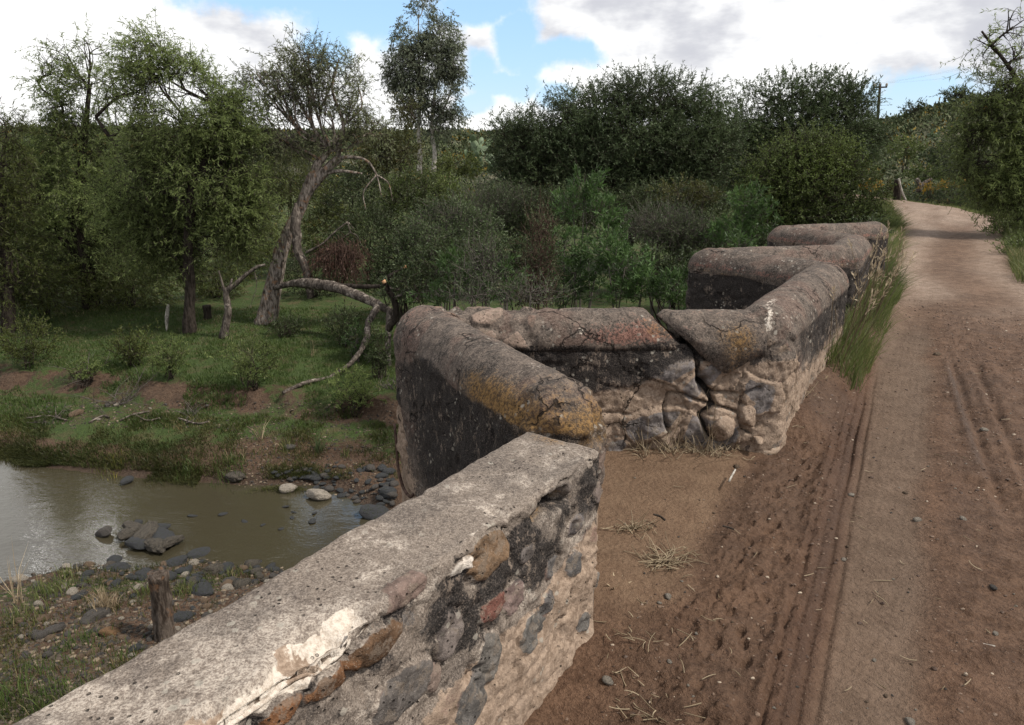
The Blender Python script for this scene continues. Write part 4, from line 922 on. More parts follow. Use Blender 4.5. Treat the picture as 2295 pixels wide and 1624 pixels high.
# red brown dead spray caught on it
dt = Geo(); dl = Leafer(77)
for pts, rad in (([(685, 566), (720, 548), (750, 520), (779, 497)], (3, 2.2, 1.6, 1.6)), ([(779, 497), (786, 520), (800, 528), (811, 552)], (1.6, 1.4, 1.0, .7)), ([(779, 497), (793, 512)], (1.2, .8)), ([(786, 520), (760, 540)], (1, .6))):
    P = spline(path3(pts, Yt-.4), 14); dt.add(*tube(P, np.interp(np.linspace(0, 1, 14), np.linspace(0, 1, len(rad)), [pxw(Yt, q) for q in rad]), 6, .15, 3))
dl.crown([(745, 560, 35, 25), (780, 560, 38, 35), (770, 590, 28, 25), (715, 575, 25, 15)], Yt-.4, cov=1.2, ll=.06, lw=.012, tl=.5, per=8, up=-.6, droop=1.2, carve=.3, twr=.006)
rt = thing('dead_branch', 'red brown spray of dead twigs hanging from the broken tree', 'branch', tuple(PY(685, 566, Yt-.4)))
dt.part('limb', rt, mat=MB['dead']); dl.tw.part('twigs', rt, mat=MB['red']); dl.g.part('dead_leaves', rt, mat=ML['dead'])
# the fallen limb lying towards the bridge
fl = thing('fallen_limb', 'thick grey fallen limb arching from the broken tree down to the grass', 'fallen branch', tuple(onground(634, 884)))
for nm, pts, Ys, rad, mt in (
        ('limb', [(609, 646), (650, 636), (688, 634), (746, 642), (790, 657), (837, 678), (873, 697), (891, 718), (898, 760)], np.linspace(Yt-.1, 15.2, 9), (5, 8, 12, 12, 11, 10, 8, 7, 4), 'dead'),
        ('branch', [(840, 680), (843, 692), (826, 722), (819, 765), (786, 813), (739, 845), (688, 856), (634, 880)], np.linspace(15.9, fl.location[1]/K, 8), (6, 8, 8, 7, 5, 4, 4.5, 4), 'dead'),
        ('branch', [(873, 697), (870, 747), (871, 802), (880, 840)], np.linspace(15.4, 14.6, 4), (7, 7, 5, 3), 'dead'),
        ('branch', [(695, 632), (754, 639), (819, 642), (862, 642), (913, 651)], np.linspace(17.4, 15.9, 5), (7, 6, 5, 4, 2.5), 'dark'),
        ('branch', [(870, 800), (872, 740), (888, 711), (884, 675), (868, 645), (864, 630), (877, 617), (905, 600)], np.linspace(15.2, 14.9, 8), (5, 7, 8, 7, 6, 6, 5, 3), 'dark'),
        ('branch', [(884, 668), (909, 657), (925, 661), (938, 673)], 15, (4, 4, 3.5, 2.5), 'dead'),
        ('branch', [(862, 642), (880, 648), (913, 651), (928, 656)], 15.2, (3, 3, 2.5, 1.5), 'dead')):
    g_ = Geo(); P = spline(path3(pts, Ys), 60); yy = float(np.mean(Ys)); g_.add(*tube(P, np.interp(np.linspace(0, 1, 60), np.linspace(0, 1, len(rad)), [pxw(yy, q) for q in rad]), 14, .16, 11, True, .28)); g_.part(nm, fl, mat=MB[mt])
for p_, q_, r_ in (((905, 600), (911, 597), 3.2), ((863, 634), (859, 628), 4.5)):
    g_ = Geo(); g_.add(*tube(path3([p_, q_], 14.88), [pxw(15, r_)]*2, 8)); o = g_.part('cut_end', fl, mat=MB['cut'])
g_ = Geo(); b4 = onground(499, 757)
for pts, rad in (([(499, 760), (511, 700), (507, 657), (525, 639), (569, 602), (594, 593)], (10, 8, 7, 5.5, 4, 3)), ([(507, 657), (500, 640), (490, 606)], (5, 3, 1.5)), ([(507, 657), (515, 640), (520, 625)], (4, 3, 2)), ([(569, 602), (575, 640), (560, 690)], (1.2, .8, .5))):
    P = spline(path3(pts, b4[1]), 26); g_.add(*tube(P, np.interp(np.linspace(0, 1, 26), np.linspace(0, 1, len(rad)), [pxw(b4[1], q) for q in rad]), 9, .22, 5, True, .2))
tag(g_.solo('leafless_tree', b4, mat=MB['dead']), 'small crooked leafless tree with cut stubs just left of the broken trunk', 'tree')
g_ = Geo(); b5 = onground(465, 714); P = path3([(465, 716), (465, 700), (463, 684)], b5[1]); g_.add(*tube(spline(P, 8), [pxw(b5[1], q) for q in (12, 10, 9, 9, 9, 9, 10, 9)], 10, .25, 4)); tag(g_.solo('tree_stump', b5, mat=MB['dark']), 'short dark stump in the shade between the two willow trunks', 'stump')
g_ = Geo(); b6 = onground(374, 742); P = path3([(374, 742), (374, 712), (377, 682)], b6[1]); g_.add(*tube(spline(P, 10), np.interp(np.linspace(0, 1, 10), (0, .5, 1), [pxw(b6[1], q) for q in (2, 5, 3)]), 8, .3, 6)); tag(g_.solo('broken_stick', b6, mat=MB['pale']), 'pale barkless broken stick standing upright under the big willow', 'stick')
# eucalyptus far behind
Ye = 52; be = PY(950, 385, Ye)
plant('eucalyptus_tree', 'tall eucalyptus with two pale trunks rising above all other trees', 'tree', be,
      [(938, -15, 26, 30), (940, 25, 36, 38), (925, 80, 42, 50), (985, 85, 45, 50), (900, 150, 40, 50), (960, 145, 60, 60), (1015, 140, 40, 50), (1030, 175, 26, 35, 0, .8), (885, 160, 24, 30, 0, .7), (930, 200, 50, 45), (1000, 210, 50, 50), (960, 255, 45, 35, 0, .7), (1010, 262, 30, 25, 0, .8), (910, 240, 25, 25, 0, .5), (985, 290, 30, 20, 0, .5)], 'euca', Y=Ye,
      trunks=[([(940, 392), (941, 340), (938, 290), (943, 200), (938, 120), (938, 40)], Ye, (6, 5, 4, 3.5, 2.5, 1), 8), ([(972, 385), (974, 340), (968, 290), (975, 200), (985, 120)], Ye, (6, 4.5, 4, 3, 1), 8), ([(968, 300), (1005, 220), (1020, 160)], Ye, (3, 2, 1), 6), ([(938, 250), (910, 190), (900, 140)], Ye, (3, 2, 1), 6)], over=dict(tl=.9, ll=.19, lw=.07, cf=.5, cov=2.4, carve=.42))
plant('young_willow', 'yellow green small willow crown in front of the eucalyptus trunks', 'tree', onground(880, 470, -1.5), [(905, 235, 42, 32, 0, .8), (930, 265, 36, 26, 0, .8), (860, 300, 60, 40, 0, .6), (850, 350, 60, 40), (900, 340, 50, 40, 0, .8)], 'olive', Y=27, stems=4, stem_r=.05, over=dict(droop=.4, carve=.46))
plant('olive_shrub', 'dark yellow green round bush below the prickly pear', 'bush', PY(1030, 400, 36), [(1030, 365, 38, 25), (1000, 375, 30, 20), (1055, 380, 25, 20)], 'olive', Y=36, stems=3, over=dict(cov=2.6, leaf='willow_dark'))
# mesquites
plant('mesquite_tree', 'broad dark mesquite, the largest round crown in the middle of the view', 'tree', onground(1400, 520, -1.5),
      [(1150, 300, 55, 40, 0, .6), (1190, 350, 85, 65), (1250, 285, 75, 50), (1335, 245, 100, 45), (1440, 215, 95, 45, 0, .9), (1520, 225, 85, 40, 0, .7), (1290, 340, 110, 70), (1420, 310, 130, 80), (1540, 310, 90, 75), (1220, 420, 110, 60), (1370, 420, 120, 60), (1510, 400, 100, 65), (1585, 245, 50, 30, 0, .4), (1600, 330, 60, 55)], 'mesquite', Y=25,
      trunks=[([(1400, 560), (1390, 480), (1370, 400), (1330, 320)], 25, (10, 8, 6, 3), 8), ([(1405, 560), (1440, 470), (1480, 380), (1500, 300)], 25, (10, 7, 5, 2), 8), ([(1390, 520), (1290, 430), (1220, 350)], 25, (6, 5, 2), 7)])
plant('mesquite_tree', 'windswept dark mesquite in front of the utility pole', 'tree', onground(1800, 480, -.5),
      [(1690, 230, 50, 40, 0, .35), (1750, 210, 45, 40, 0, .45), (1830, 205, 50, 42, 0, .6), (1885, 225, 50, 42, 0, .7), (1925, 225, 35, 35, 0, .45), (1700, 290, 70, 40), (1790, 270, 80, 45), (1880, 285, 80, 50), (1935, 320, 45, 50), (1650, 270, 50, 30, 0, .6), (1660, 340, 70, 50), (1760, 340, 90, 50), (1860, 350, 90, 50), (1640, 410, 70, 50)], 'mesquite', Y=30,
      trunks=[([(1800, 480), (1790, 400), (1760, 320), (1750, 230)], 30, (9, 7, 5, 2), 8), ([(1800, 470), (1850, 380), (1900, 280)], 30, (7, 5, 2), 8)], over=dict(up=.5))
plant('mesquite_shrub', 'bright olive green rounded mesquite bush behind the far end of the parapet', 'bush', onground(1850, 520, -1.),
      [(1815, 315, 60, 30, 0, .6), (1775, 350, 70, 40, 0, .8), (1860, 345, 60, 35, 0, .8), (1740, 400, 75, 50), (1820, 400, 95, 55), (1900, 400, 55, 45, 0, .8), (1935, 450, 45, 40, 0, .8), (1710, 450, 60, 50, 0, .8), (1820, 470, 110, 60), (1890, 500, 70, 45), (1770, 520, 80, 40)], 'mesq_green', Y=18, stems=8, stem_r=.05, over=dict(cov=3.0))
# understory, back to front
def bush(style, label, x, y, rx, ry, Y, extra=(), name='shrub', group=None, **kw):
    base = PY(x, y+ry*1.2, Y); base = np.array((base[0], base[1], gz(base[0], base[1])))
    bl = [(x, y, rx, ry)]+[tuple(e) for e in extra]
    return plant(name, label, 'shrub' if name == 'shrub' else 'bush', base, bl, style, Y=Y, stems=kw.pop('stems', 5), stem_r=kw.pop('stem_r', .025), group=group, wood='stems', **kw)
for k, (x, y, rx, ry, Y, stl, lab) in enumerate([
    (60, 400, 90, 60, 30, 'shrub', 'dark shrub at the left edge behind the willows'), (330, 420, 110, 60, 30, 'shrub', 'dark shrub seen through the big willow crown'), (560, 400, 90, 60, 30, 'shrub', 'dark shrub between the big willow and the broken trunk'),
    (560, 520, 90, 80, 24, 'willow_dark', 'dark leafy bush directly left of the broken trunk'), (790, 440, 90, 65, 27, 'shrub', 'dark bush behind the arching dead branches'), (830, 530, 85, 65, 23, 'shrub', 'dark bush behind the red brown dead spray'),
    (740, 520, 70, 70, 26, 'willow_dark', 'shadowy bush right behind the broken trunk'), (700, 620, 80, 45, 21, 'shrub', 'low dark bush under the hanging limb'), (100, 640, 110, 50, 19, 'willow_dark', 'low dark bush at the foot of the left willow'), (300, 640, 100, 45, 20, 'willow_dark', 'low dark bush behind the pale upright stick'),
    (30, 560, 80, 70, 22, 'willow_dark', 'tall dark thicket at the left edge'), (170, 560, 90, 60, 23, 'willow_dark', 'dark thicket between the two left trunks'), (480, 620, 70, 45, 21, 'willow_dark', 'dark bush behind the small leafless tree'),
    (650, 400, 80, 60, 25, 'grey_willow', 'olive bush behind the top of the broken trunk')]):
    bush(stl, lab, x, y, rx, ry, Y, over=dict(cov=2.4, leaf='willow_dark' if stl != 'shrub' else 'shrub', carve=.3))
bush('mesq_green', 'bright green rounded bush below the eucalyptus', 950, 420, 75, 35, 24, [(900, 440, 60, 40), (1000, 435, 45, 30)])
bush('greyshrub', 'wide grey green shrub in the middle distance right of the dead spray', 1000, 510, 85, 55, 18, [(940, 550, 60, 50), (1060, 520, 60, 50), (1000, 480, 50, 35)])
bush('shrub', 'dark shrub right behind the arched grey limb', 900, 590, 70, 55, 18, [(850, 620, 50, 40)])
bush('shrub', 'small dark shrub above the hooked branch', 905, 650, 60, 35, 16)
bush('bare', 'grey brown shrub with bare tops under the big mesquite', 1090, 470, 80, 55, 21, [(1150, 480, 60, 50)], over=dict(cov=1.6))
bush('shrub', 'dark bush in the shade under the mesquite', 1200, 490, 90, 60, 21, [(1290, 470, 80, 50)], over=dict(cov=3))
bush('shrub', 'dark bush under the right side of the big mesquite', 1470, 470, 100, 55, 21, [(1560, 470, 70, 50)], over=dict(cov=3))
bush('olive', 'yellow tipped bush in the shade right of the big mesquite', 1520, 430, 60, 28, 19.5, [(1580, 440, 35, 25)], over=dict(cov=1.3))
bush('bare', 'grey leafless shrub above the middle of the parapet', 1480, 510, 80, 45, 17, [(1540, 530, 60, 40)], over=dict(cov=1.6))
bush('shrub', 'dark low bush behind the second bay of the parapet', 1640, 560, 90, 60, 17, [(1740, 570, 70, 50), (1560, 560, 60, 50)], over=dict(cov=2.8))
bush('shrub', 'dark bush behind the cracked coping', 1520, 620, 90, 55, 14.5, [(1440, 600, 60, 50)], over=dict(cov=2.8))
bush('shrub', 'dark tangle behind the middle of the long coping', 1210, 610, 80, 60, 14.8, [(1130, 580, 60, 50)], over=dict(cov=2.4))
bush('shrub', 'dark tangle behind the near corner of the parapet', 1010, 600, 90, 60, 14.8, [(930, 640, 60, 40)], over=dict(cov=2.4))
bush('lance', 'tall bright green lance leaved shrub under the mesquite crown', 1310, 420, 40, 35, 14, [(1285, 460, 40, 35), (1340, 480, 50, 35), (1350, 530, 55, 40)])
bush('lance', 'bright green lance leaved shrub left of the cracked coping', 1400, 600, 65, 45, 12.8, [(1360, 560, 45, 35), (1440, 640, 60, 35), (1380, 650, 55, 30)])
bush('lance', 'green lance leaved shrub beside the reddish bare stems', 1265, 555, 45, 40, 13.2, [(1290, 610, 45, 35), (1260, 650, 50, 30)])
bush('lance', 'green lance leaved bush just above the near coping corner', 1020, 610, 50, 35, 12.2, [(985, 650, 55, 30), (1060, 640, 35, 30)])
bush('lance', 'small upright green shrub between two leafless ones', 1135, 620, 32, 35, 11.6, [(1130, 660, 40, 25)])
bush('lance', 'fresh green shrub behind the second bay of the parapet', 1670, 450, 40, 32, 16, [(1690, 490, 50, 38), (1640, 520, 50, 30)])
bush('lance', 'fresh green shrub beside the third bay of the parapet', 1610, 590, 50, 32, 13.6, [(1560, 630, 50, 30), (1660, 560, 45, 30)])
bush('lance', 'green shrub close behind the apex of the second bay', 1500, 650, 50, 30, 12.5, [(1540, 670, 40, 20)])
bush('bare', 'leafless pale grey shrub left of the small upright green one', 1085, 600, 45, 60, 11.8)
bush('redbare', 'tall leafless shrub with reddish brown stems', 1212, 560, 38, 90, 12.4, [(1200, 640, 50, 50)])
bush('bare', 'low leafless grey brush just behind the long coping', 1190, 655, 80, 22, 10.8, [(1060, 665, 60, 18)], over=dict(cov=.8))
# shrubs on the meadow
for x, y, rx, ry, by, stl, lab in [(565, 800, 62, 42, 868, 'willow', 'round feathery green shrub in the middle of the meadow'), (375, 790, 45, 35, 850, 'willow', 'small loose green shrub left of the round meadow shrub'), (290, 770, 50, 35, 820, 'willow_dark', 'dark low shrub on the meadow under the big willow'),
        (795, 870, 55, 38, 925, 'willow', 'green shrub under the curved end of the fallen limb'), (770, 725, 45, 35, 775, 'shrub', 'dark shrub between the fallen limb and its curved branch'), (800, 760, 30, 40, 810, 'lance', 'narrow bright green shrub beside the curved limb'),
        (850, 780, 30, 50, 850, 'shrub', 'small dark shrub against the corner of the parapet'), (190, 830, 35, 22, 862, 'willow', 'low sprig of green leaves on the meadow at left'), (60, 760, 70, 45, 820, 'willow_dark', 'dark shrub on the meadow at the left edge'), (640, 730, 40, 20, 755, 'shrub', 'tiny dark shrub at the foot of the broken trunk')]:
    bb = onground(x, by); plant('shrub', lab, 'shrub', bb, [(x, y, rx, ry), (x+rx*.2, y+ry*.6, rx*.7, ry*.5)], stl, Y=bb[1], stems=12, stem_r=.012, wood='stems', over=dict(tl=.22, ll=.06, lw=.018, up=.7, droop=0, carve=.36, cov=1.5, cf=3))
# right side
plant('willow_tree', 'big overhanging willow at the right edge of the road', 'tree', np.array((*PY(2360, 560, 17)[:2], .1)),
      [(2215, 105, 45, 45, 0, .12), (2270, 60, 55, 50, 0, .10), (2290, 130, 60, 50, 0, .22), (2235, 195, 55, 40, 0, .5), (2290, 230, 60, 60), (2215, 250, 55, 45), (2270, 310, 80, 60), (2200, 310, 40, 45, 0, .8), (2250, 380, 60, 60), (2300, 420, 60, 60), (2300, 470, 40, 40), (2175, 300, 40, 50, 0, .8), (2190, 370, 50, 45, 0, .8), (2240, 420, 50, 35), (2350, 300, 80, 120)], 'willow', Y=17,
      trunks=[([(2360, 560), (2350, 430), (2320, 300), (2280, 180), (2200, 70)], 17, (16, 13, 9, 5, 2), 9), ([(2350, 430), (2290, 330), (2230, 260)], 17, (8, 5, 2), 7)], over=dict(carve=.40, cov=3))
for x, y, rx, ry, Y, stl, lab in [(2160, 370, 45, 38, 33, 'shrub', 'dark round tree beside the road bend'), (2120, 350, 40, 30, 36, 'shrub', 'dark bush left of the round tree by the bend'), (2070, 440, 40, 25, 31, 'greyshrub', 'grey green roadside bush right of the pale forked stump'), (2130, 440, 45, 25, 30, 'greyshrub', 'grey green roadside bush at the outside of the bend'), (2200, 430, 50, 32, 30, 'olive', 'ochre flowered bush under the willow at right'),
        (2030, 330, 40, 20, 42, 'mesq_green', 'green bush on the slope above the bend'), (2075, 390, 40, 20, 36, 'mesq_green', 'bright green bush above the pale forked stump'), (1975, 420, 35, 30, 33, 'olive', 'ochre tinted bush left of the fence post'), (2258, 520, 45, 55, 18, 'mesq_green', 'dark bush in the grass under the right willow'), (2290, 600, 55, 65, 14, 'mesq_green', 'dark bush at the right edge of the road')]:
    bush(stl, lab, x, y, rx, ry, Y, over=dict(cov=2.6))
for x, y, lab in [(2145, 215, 'umbrella shaped dark tree on the skyline at right'), (2050, 245, 'small dark bush on the skyline'), (2090, 300, 'grey green cactus like bush on the slope')]:
    plant('hillside_tree', lab, 'tree', PY(x, y+16, 85), [(x, y, 34, 11), (x+14, y-6, 22, 8)] if y < 230 else [(x, y, 22, 12)], 'shrub', Y=85, stems=3, stem_r=.12, over=dict(tl=1.2, cov=3, carve=.2))
# ------------------------------------------------------------------ rocks
import bmesh
def ico(sub):
    bm = bmesh.new(); bmesh.ops.create_icosphere(bm, subdivisions=sub, radius=1); bm.verts.ensure_lookup_table()
    V = np.array([v.co[:] for v in bm.verts]); F = np.array([[v.index for v in f.verts] for f in bm.faces]); bm.free(); return V, F
IV, IF = ico(4); IV3, IF3 = ico(2)
def mat_rock(name, a, b_, c_):
    m, n, b = newmat(name); p = n.obj(); q = n.noise(p, 6, 4, .6); f = n.noise(p, 38, 3, .7)
    c = n.mix(n.step(f, .36, .64), a, b_); c = n.mix(n.m('MULTIPLY', n.step(q, .5, .62), .7), c, c_)
    n.put(b.inputs['Base Color'], c); b.inputs['Roughness'].default_value = .75
    n.put(b.inputs['Normal'], n.bump(n.m('ADD', q, f), .03, .9)); return m
MR = dict(dark=mat_rock('dark_river_stone', (.022, .022, .025), (.062, .062, .068), (.030, .036, .018)), grey=mat_rock('grey_river_stone', (.045, .040, .036), (.105, .092, .082), (.04, .036, .03)),
          tan=mat_rock('tan_river_stone', (.09, .058, .036), (.19, .13, .085), (.06, .05, .035)), pale=mat_rock('pale_stone', (.18, .15, .12), (.40, .35, .29), (.08, .07, .055)),
          orange=mat_rock('orange_river_stone', (.13, .07, .034), (.22, .13, .065), (.10, .06, .03)), crust=mat_rock('crusted_stone', (.022, .020, .018), (.13, .11, .085), (.016, .015, .014)),
          block=mat_rock('plastered_block', (.20, .155, .115), (.36, .28, .215), (.14, .12, .105)))
RM = {}
def rockmesh(kind, var, hi=False):
    k = (kind, var, hi)
    if k not in RM:
        V = (IV if hi else IV3).copy(); rs = RS(var*31+5); 
        for _ in range(9 if kind != 'block' else 14):
            n_ = nrm(rs.normal(0, 1, 3)); h = rs.uniform(.62, .92); dd = V@n_; V -= np.outer(np.clip(dd-h, 0, None)*.85, n_)
        V *= (1+.45*fbm(V, 1.2, 3, var)[:, None]+(.55 if kind in ('crust', 'block') else .14)*fbm(V, 4.5, 3, var+9)[:, None])
        V *= np.array((1, .8, .42 if kind == 'dark' else .55))
        if kind == 'block': V *= np.array((1, 1, 1.5))
        RM[k] = mesh_data('rock', V*1.0, None, IF if hi else IF3, mat=MR[kind], smooth=True)
    return RM[k]
def rock(x, y, r, kind, label, group=None, var=0, z=None, rot=None, stretch=(1, 1, 1), hi=False, sink=.25, name='rock', cat='rock'):
    q = onground(x, y) if z is None else PZ(x, y, z)
    R = pxw(q[1], r)
    o = link(name, rockmesh(kind, var, hi), None, (q[0], q[1], q[2]+R*.5*(.5-sink))); o.scale = [R*s for s in stretch]
    rs = RS(int(x*7+y)); o.rotation_euler = rot or (rs.uniform(-.25, .25), rs.uniform(-.25, .25), rs.uniform(0, 6.28)); ORG[o.name] = q
    return tag(o, label, cat, group)
rs = RS(5)
# named big ones
for x, y, r, kd, lab in [(645, 1096, 20, 'pale', 'whitish stone at the water edge nearest the muddy shore'), (712, 1112, 28, 'pale', 'long flat pale stone at the waterline beside the mossy rocks'), (527, 1072, 22, 'crust', 'white and dark crusted rock on the far waterline'),
        (285, 1078, 17, 'dark', 'smooth dark stone breaking the water in front of the far bank'), (872, 1107, 26, 'dark', 'big bluish black stone against the parapet base'), (838, 1150, 34, 'dark', 'large dark flat stone in the water beside the parapet'),
        (172, 928, 17, 'tan', 'reddish boulder on the gravel strip of the far bank'), (648, 1004, 14, 'grey', 'rounded grey stone on the muddy far shore'), (235, 1195, 22, 'grey', 'brown grey stone in the water left of the rock heap'),
        (150, 1272, 15, 'pale', 'bright pale stone on the near waterline'), (215, 1385, 33, 'grey', 'broad brown grey stone below the reed tuft'), (140, 1240, 10, 'pale', 'small pale stone at the edge of the water'), (260, 1280, 34, 'dark', 'big dark slab on the near waterline'),
        (395, 1262, 26, 'dark', 'dark rounded boulder right of the slab'), (450, 1245, 30, 'dark', 'dark boulder by the water behind the cut stump'), (480, 1280, 26, 'crust', 'pale crusted rock at the waterline near the parapet'), (455, 1325, 30, 'dark', 'dark smooth stone right of the cut stump'),
        (410, 1385, 24, 'dark', 'black stone close against the parapet'), (245, 1420, 22, 'orange', 'orange brown cobble among the gravel'), (120, 1415, 24, 'grey', 'weathered brown stone at the left of the gravel'), (175, 1340, 18, 'dark', 'dark wedge shaped stone in the grass tuft'), (330, 1290, 24, 'dark', 'dark flat stone behind the cut stump')]:
    rock(x, y, r, kd, lab, 'larger creek stones', rs.randint(5), hi=True, z=(WZ+.03 if 1078 == y or y in (1096, 1112, 1195, 1150) else None), stretch=(1.1, 1, 1))
HL = ['wide crusted rock in the middle of the heap in the water', 'dark rounded rock at the right centre of the heap in the water', 'small crusted rock at the upper left of the heap in the water', 'crusted rock at the left end of the heap in the water', 'crusted rock at the top of the heap in the water', 'pale edged rock at the right end of the heap in the water',
      'dark rock at the lower left of the heap in the water', 'crusted rock nearest the camera in the heap in the water', 'tiny dark rock behind the heap in the water', 'small dark rock wedged in the centre of the heap']
for x, y, r, kd in [(330, 1205, 36, 'crust'), (365, 1212, 34, 'dark'), (300, 1188, 26, 'crust'), (285, 1200, 22, 'crust'), (345, 1190, 30, 'dark'), (385, 1218, 26, 'crust'), (310, 1222, 28, 'dark'), (350, 1228, 30, 'crust'), (310, 1172, 14, 'dark'), (320, 1210, 20, 'dark')]:
    rock(x, y, r, kd, HL.pop(0), 'rock heap in the water', rs.randint(5), hi=True, z=WZ+.04, stretch=(1.25, 1, .85), sink=.1)
for x, y, r in [(432, 1156, 12), (500, 1152, 13), (548, 1168, 10), (640, 1136, 11), (700, 1168, 15), (655, 1160, 9), (660, 1148, 8), (705, 1150, 10), (590, 1176, 8), (445, 1235, 14), (630, 1185, 9)]:
    rock(x, y, r, 'dark', 'dark stone barely showing above the muddy water', 'stones awash in the creek', rs.randint(5), z=WZ-.0, stretch=(1.1, .8, .5), sink=.35)
n = 0
def scatter_rocks(cnt, xr, yr, rr, kinds, label, group, dens=None):
    k = 0; tries = 0
    while k < cnt and tries < cnt*6:
        tries += 1; x = rs.uniform(*xr); y = rs.uniform(*yr)
        if dens is not None and not dens(x, y): continue
        q = onground(x, y)
        if q[2] < WZ-.08: continue
        kd = kinds[rs.randint(len(kinds))]; rock(x, y, rs.uniform(rr[0], rr[1])*(1 if rs.rand() < .8 else 1.5), kd, label[kd] if isinstance(label, dict) else label, group+' - '+kd if isinstance(label, dict) else group, rs.randint(5)); k += 1
scatter_rocks(80, (600, 885), (1035, 1135), (5, 13), ['dark', 'dark', 'grey'], dict(dark='dark stone in the rocky patch between the muddy shore and the parapet', grey='grey stone in the rocky patch between the muddy shore and the parapet'), 'stones of the far shore patch', lambda x, y: y > 1035+abs(x-760)*.15 and y < 1060+(x-600)*.35)
scatter_rocks(170, (40, 640), (1255, 1480), (5, 14), ['dark', 'grey', 'grey', 'tan', 'pale'], dict(dark='dark cobble on the stony near bank', grey='grey cobble on the stony near bank', tan='tan cobble on the stony near bank', pale='pale cobble on the stony near bank'), 'cobbles of the near bank', lambda x, y: y < 1700-x*.62)
scatter_rocks(46, (230, 620), (1228, 1320), (9, 18), ['dark', 'dark', 'dark', 'crust'], dict(dark='black smooth stone among those lining the near waterline', crust='pale crusted stone among those lining the near waterline'), 'stones of the near waterline', lambda x, y: y > 1262-abs(x-420)*.10 and y < 1315)
scatter_rocks(16, (90, 470), (905, 950), (3, 6), ['grey', 'pale'], 'small stone on the gravel strip of the far bank', 'stones of the gravel strip')
# gravel too fine to count
def gravel(name, label, n_, xr, yr, rr, mat, dens=None, seed=0):
    r_ = RS(seed); V0, F0 = ico(1); G_ = Geo(); k = 0; pts = []
    X = r_.uniform(*xr, n_); Y = r_.uniform(*yr, n_); d_ = [dirv(a, b) for a, b in zip(X, Y)]
    D = np.array(d_); z = np.full(n_, -2.4)
    for _ in range(14):
        kk = (z-CAMZ)/D[:, 2]; p_ = D*kk[:, None]; z = .5*z+.5*gfast(p_[:, :2])
    kk = (z-CAMZ)/D[:, 2]; p_ = D*kk[:, None]; p_[:, 2] = z; ok = (z > WZ-.05) & ((dens(X, Y)) if dens else True); p_ = p_[ok]
    R = r_.uniform(rr[0], rr[1], len(p_)); S = r_.uniform(.6, 1.2, (len(p_), 1, 3))*np.array((1, 1, .6))
    V = p_[:, None, :]+V0[None]*R[:, None, None]*S*(1+r_.normal(0, .1, (len(p_), len(V0), 1))); F = F0[None]+(np.arange(len(p_))*len(V0))[:, None, None]
    o = solo(name, (0, 0, 0), V.reshape(-1, 3), None, F.reshape(-1, 3), mat=mat, smooth=False, attrs={'rnd': np.repeat(r_.rand(len(p_)), len(V0))}); tag(o, label, 'gravel', kind='stuff'); return o
def mat_gravel():
    m, n, b = newmat('gravel_mix'); r = n.attr('rnd'); c = n.mix(n.step(r, 0, .5), (.022, .02, .018), (.06, .046, .034)); c = n.mix(n.step(r, .7, 1), c, (.17, .13, .09)); n.put(b.inputs['Base Color'], c); return m
MG = mat_gravel()
gravel('gravel', 'fine mixed gravel between the cobbles of the near bank', 5200, (0, 640), (1250, 1620), (.012, .032), MG, lambda x, y: y < 1700-x*.62, 3)
gravel('gravel', 'fine gravel and pebbles along the far shore', 4200, (0, 885), (900, 1130), (.010, .030), MG, lambda x, y: (y < 960) | (x > 500), 4)

# ------------------------------------------------------------------ ground cover
def scatter_px(n_, xr, yr, seed, dens=None, z0=-2.4):
    r_ = RS(seed); X = r_.uniform(*xr, n_); Y = r_.uniform(*yr, n_)
    D = np.array([dirv(a, b) for a, b in zip(X, Y)]); z = np.full(n_, z0)
    for _ in range(14):
        kk = (z-CAMZ)/D[:, 2]; p_ = D*kk[:, None]; z = .5*z+.5*gfast(p_[:, :2])
    kk = (z-CAMZ)/D[:, 2]; p_ = D*kk[:, None]; p_[:, 2] = z; ok = z > WZ+.02
    if dens is not None: ok &= dens(X, Y, p_)
    return p_[ok], r_
def grassfield(name, label, P_, r_, h, wd, mat, lean=(0, 0, 0), cat='grass'):
    hh = h[0]+(h[1]-h[0])*np.clip(vn(P_, 1.5, 5)*.6+r_.rand(len(P_))*.5, 0, 1); w_ = np.maximum(wd, .6*(.96*P_[:, 1]+.8)/FPX)
    V, Q, T_ = blades(P_, hh, np.array(lean, float), w_, r_); n_ = len(P_)
    rn = np.repeat(np.clip(.75*r_.rand(n_)+.65*vn(P_, 1.2, 9)-.2, 0, 1), 5)
    o = solo(name, (0, 0, 0), V, Q, T_, mat=mat, attrs={'rnd': rn, 'clump': np.repeat(vn(P_, .7, 10), 5)}); return tag(o, label, cat, kind='stuff')
def gd(thr=.5):
    def f(x, y, p_):
        z_, r, rr, near = valley(p_[:, :2]); return (vn(p_[:, :2], 1.4, 77)*.6+vn(p_[:, :2], 5, 78)*.4+.25*sst(rr, 2.4, 3.4)-.1+.13*RS(len(x)).normal(0, 1, len(x)) > thr) & (r > .05) & ((np.abs(rr-2.25) > .33+.2*vn(p_[:, :2], 4, 79)) | near.astype(bool) | (vn(p_[:, :2], .9, 80) < .5))
    return f
P_, r_ = scatter_px(60000, (0, 1000), (690, 960), 11, gd(.42)); grassfield('meadow_grass', 'short green grass of the shaded meadow', P_, r_, (.03, .10), .008, ML['grass'])
P_, r_ = scatter_px(42000, (0, 900), (930, 1075), 12, gd(.47)); grassfield('bank_grass', 'rough green and ochre tufts on the low creek bank', P_, r_, (.04, .12), .008, ML['bankgrass'], (0, -.3, -.1))
P_, r_ = scatter_px(18000, (0, 640), (1250, 1620), 13, gd(.44)); grassfield('bank_grass', 'thin grass between the stones of the near bank', P_, r_, (.03, .09), .007, ML['bankgrass'])
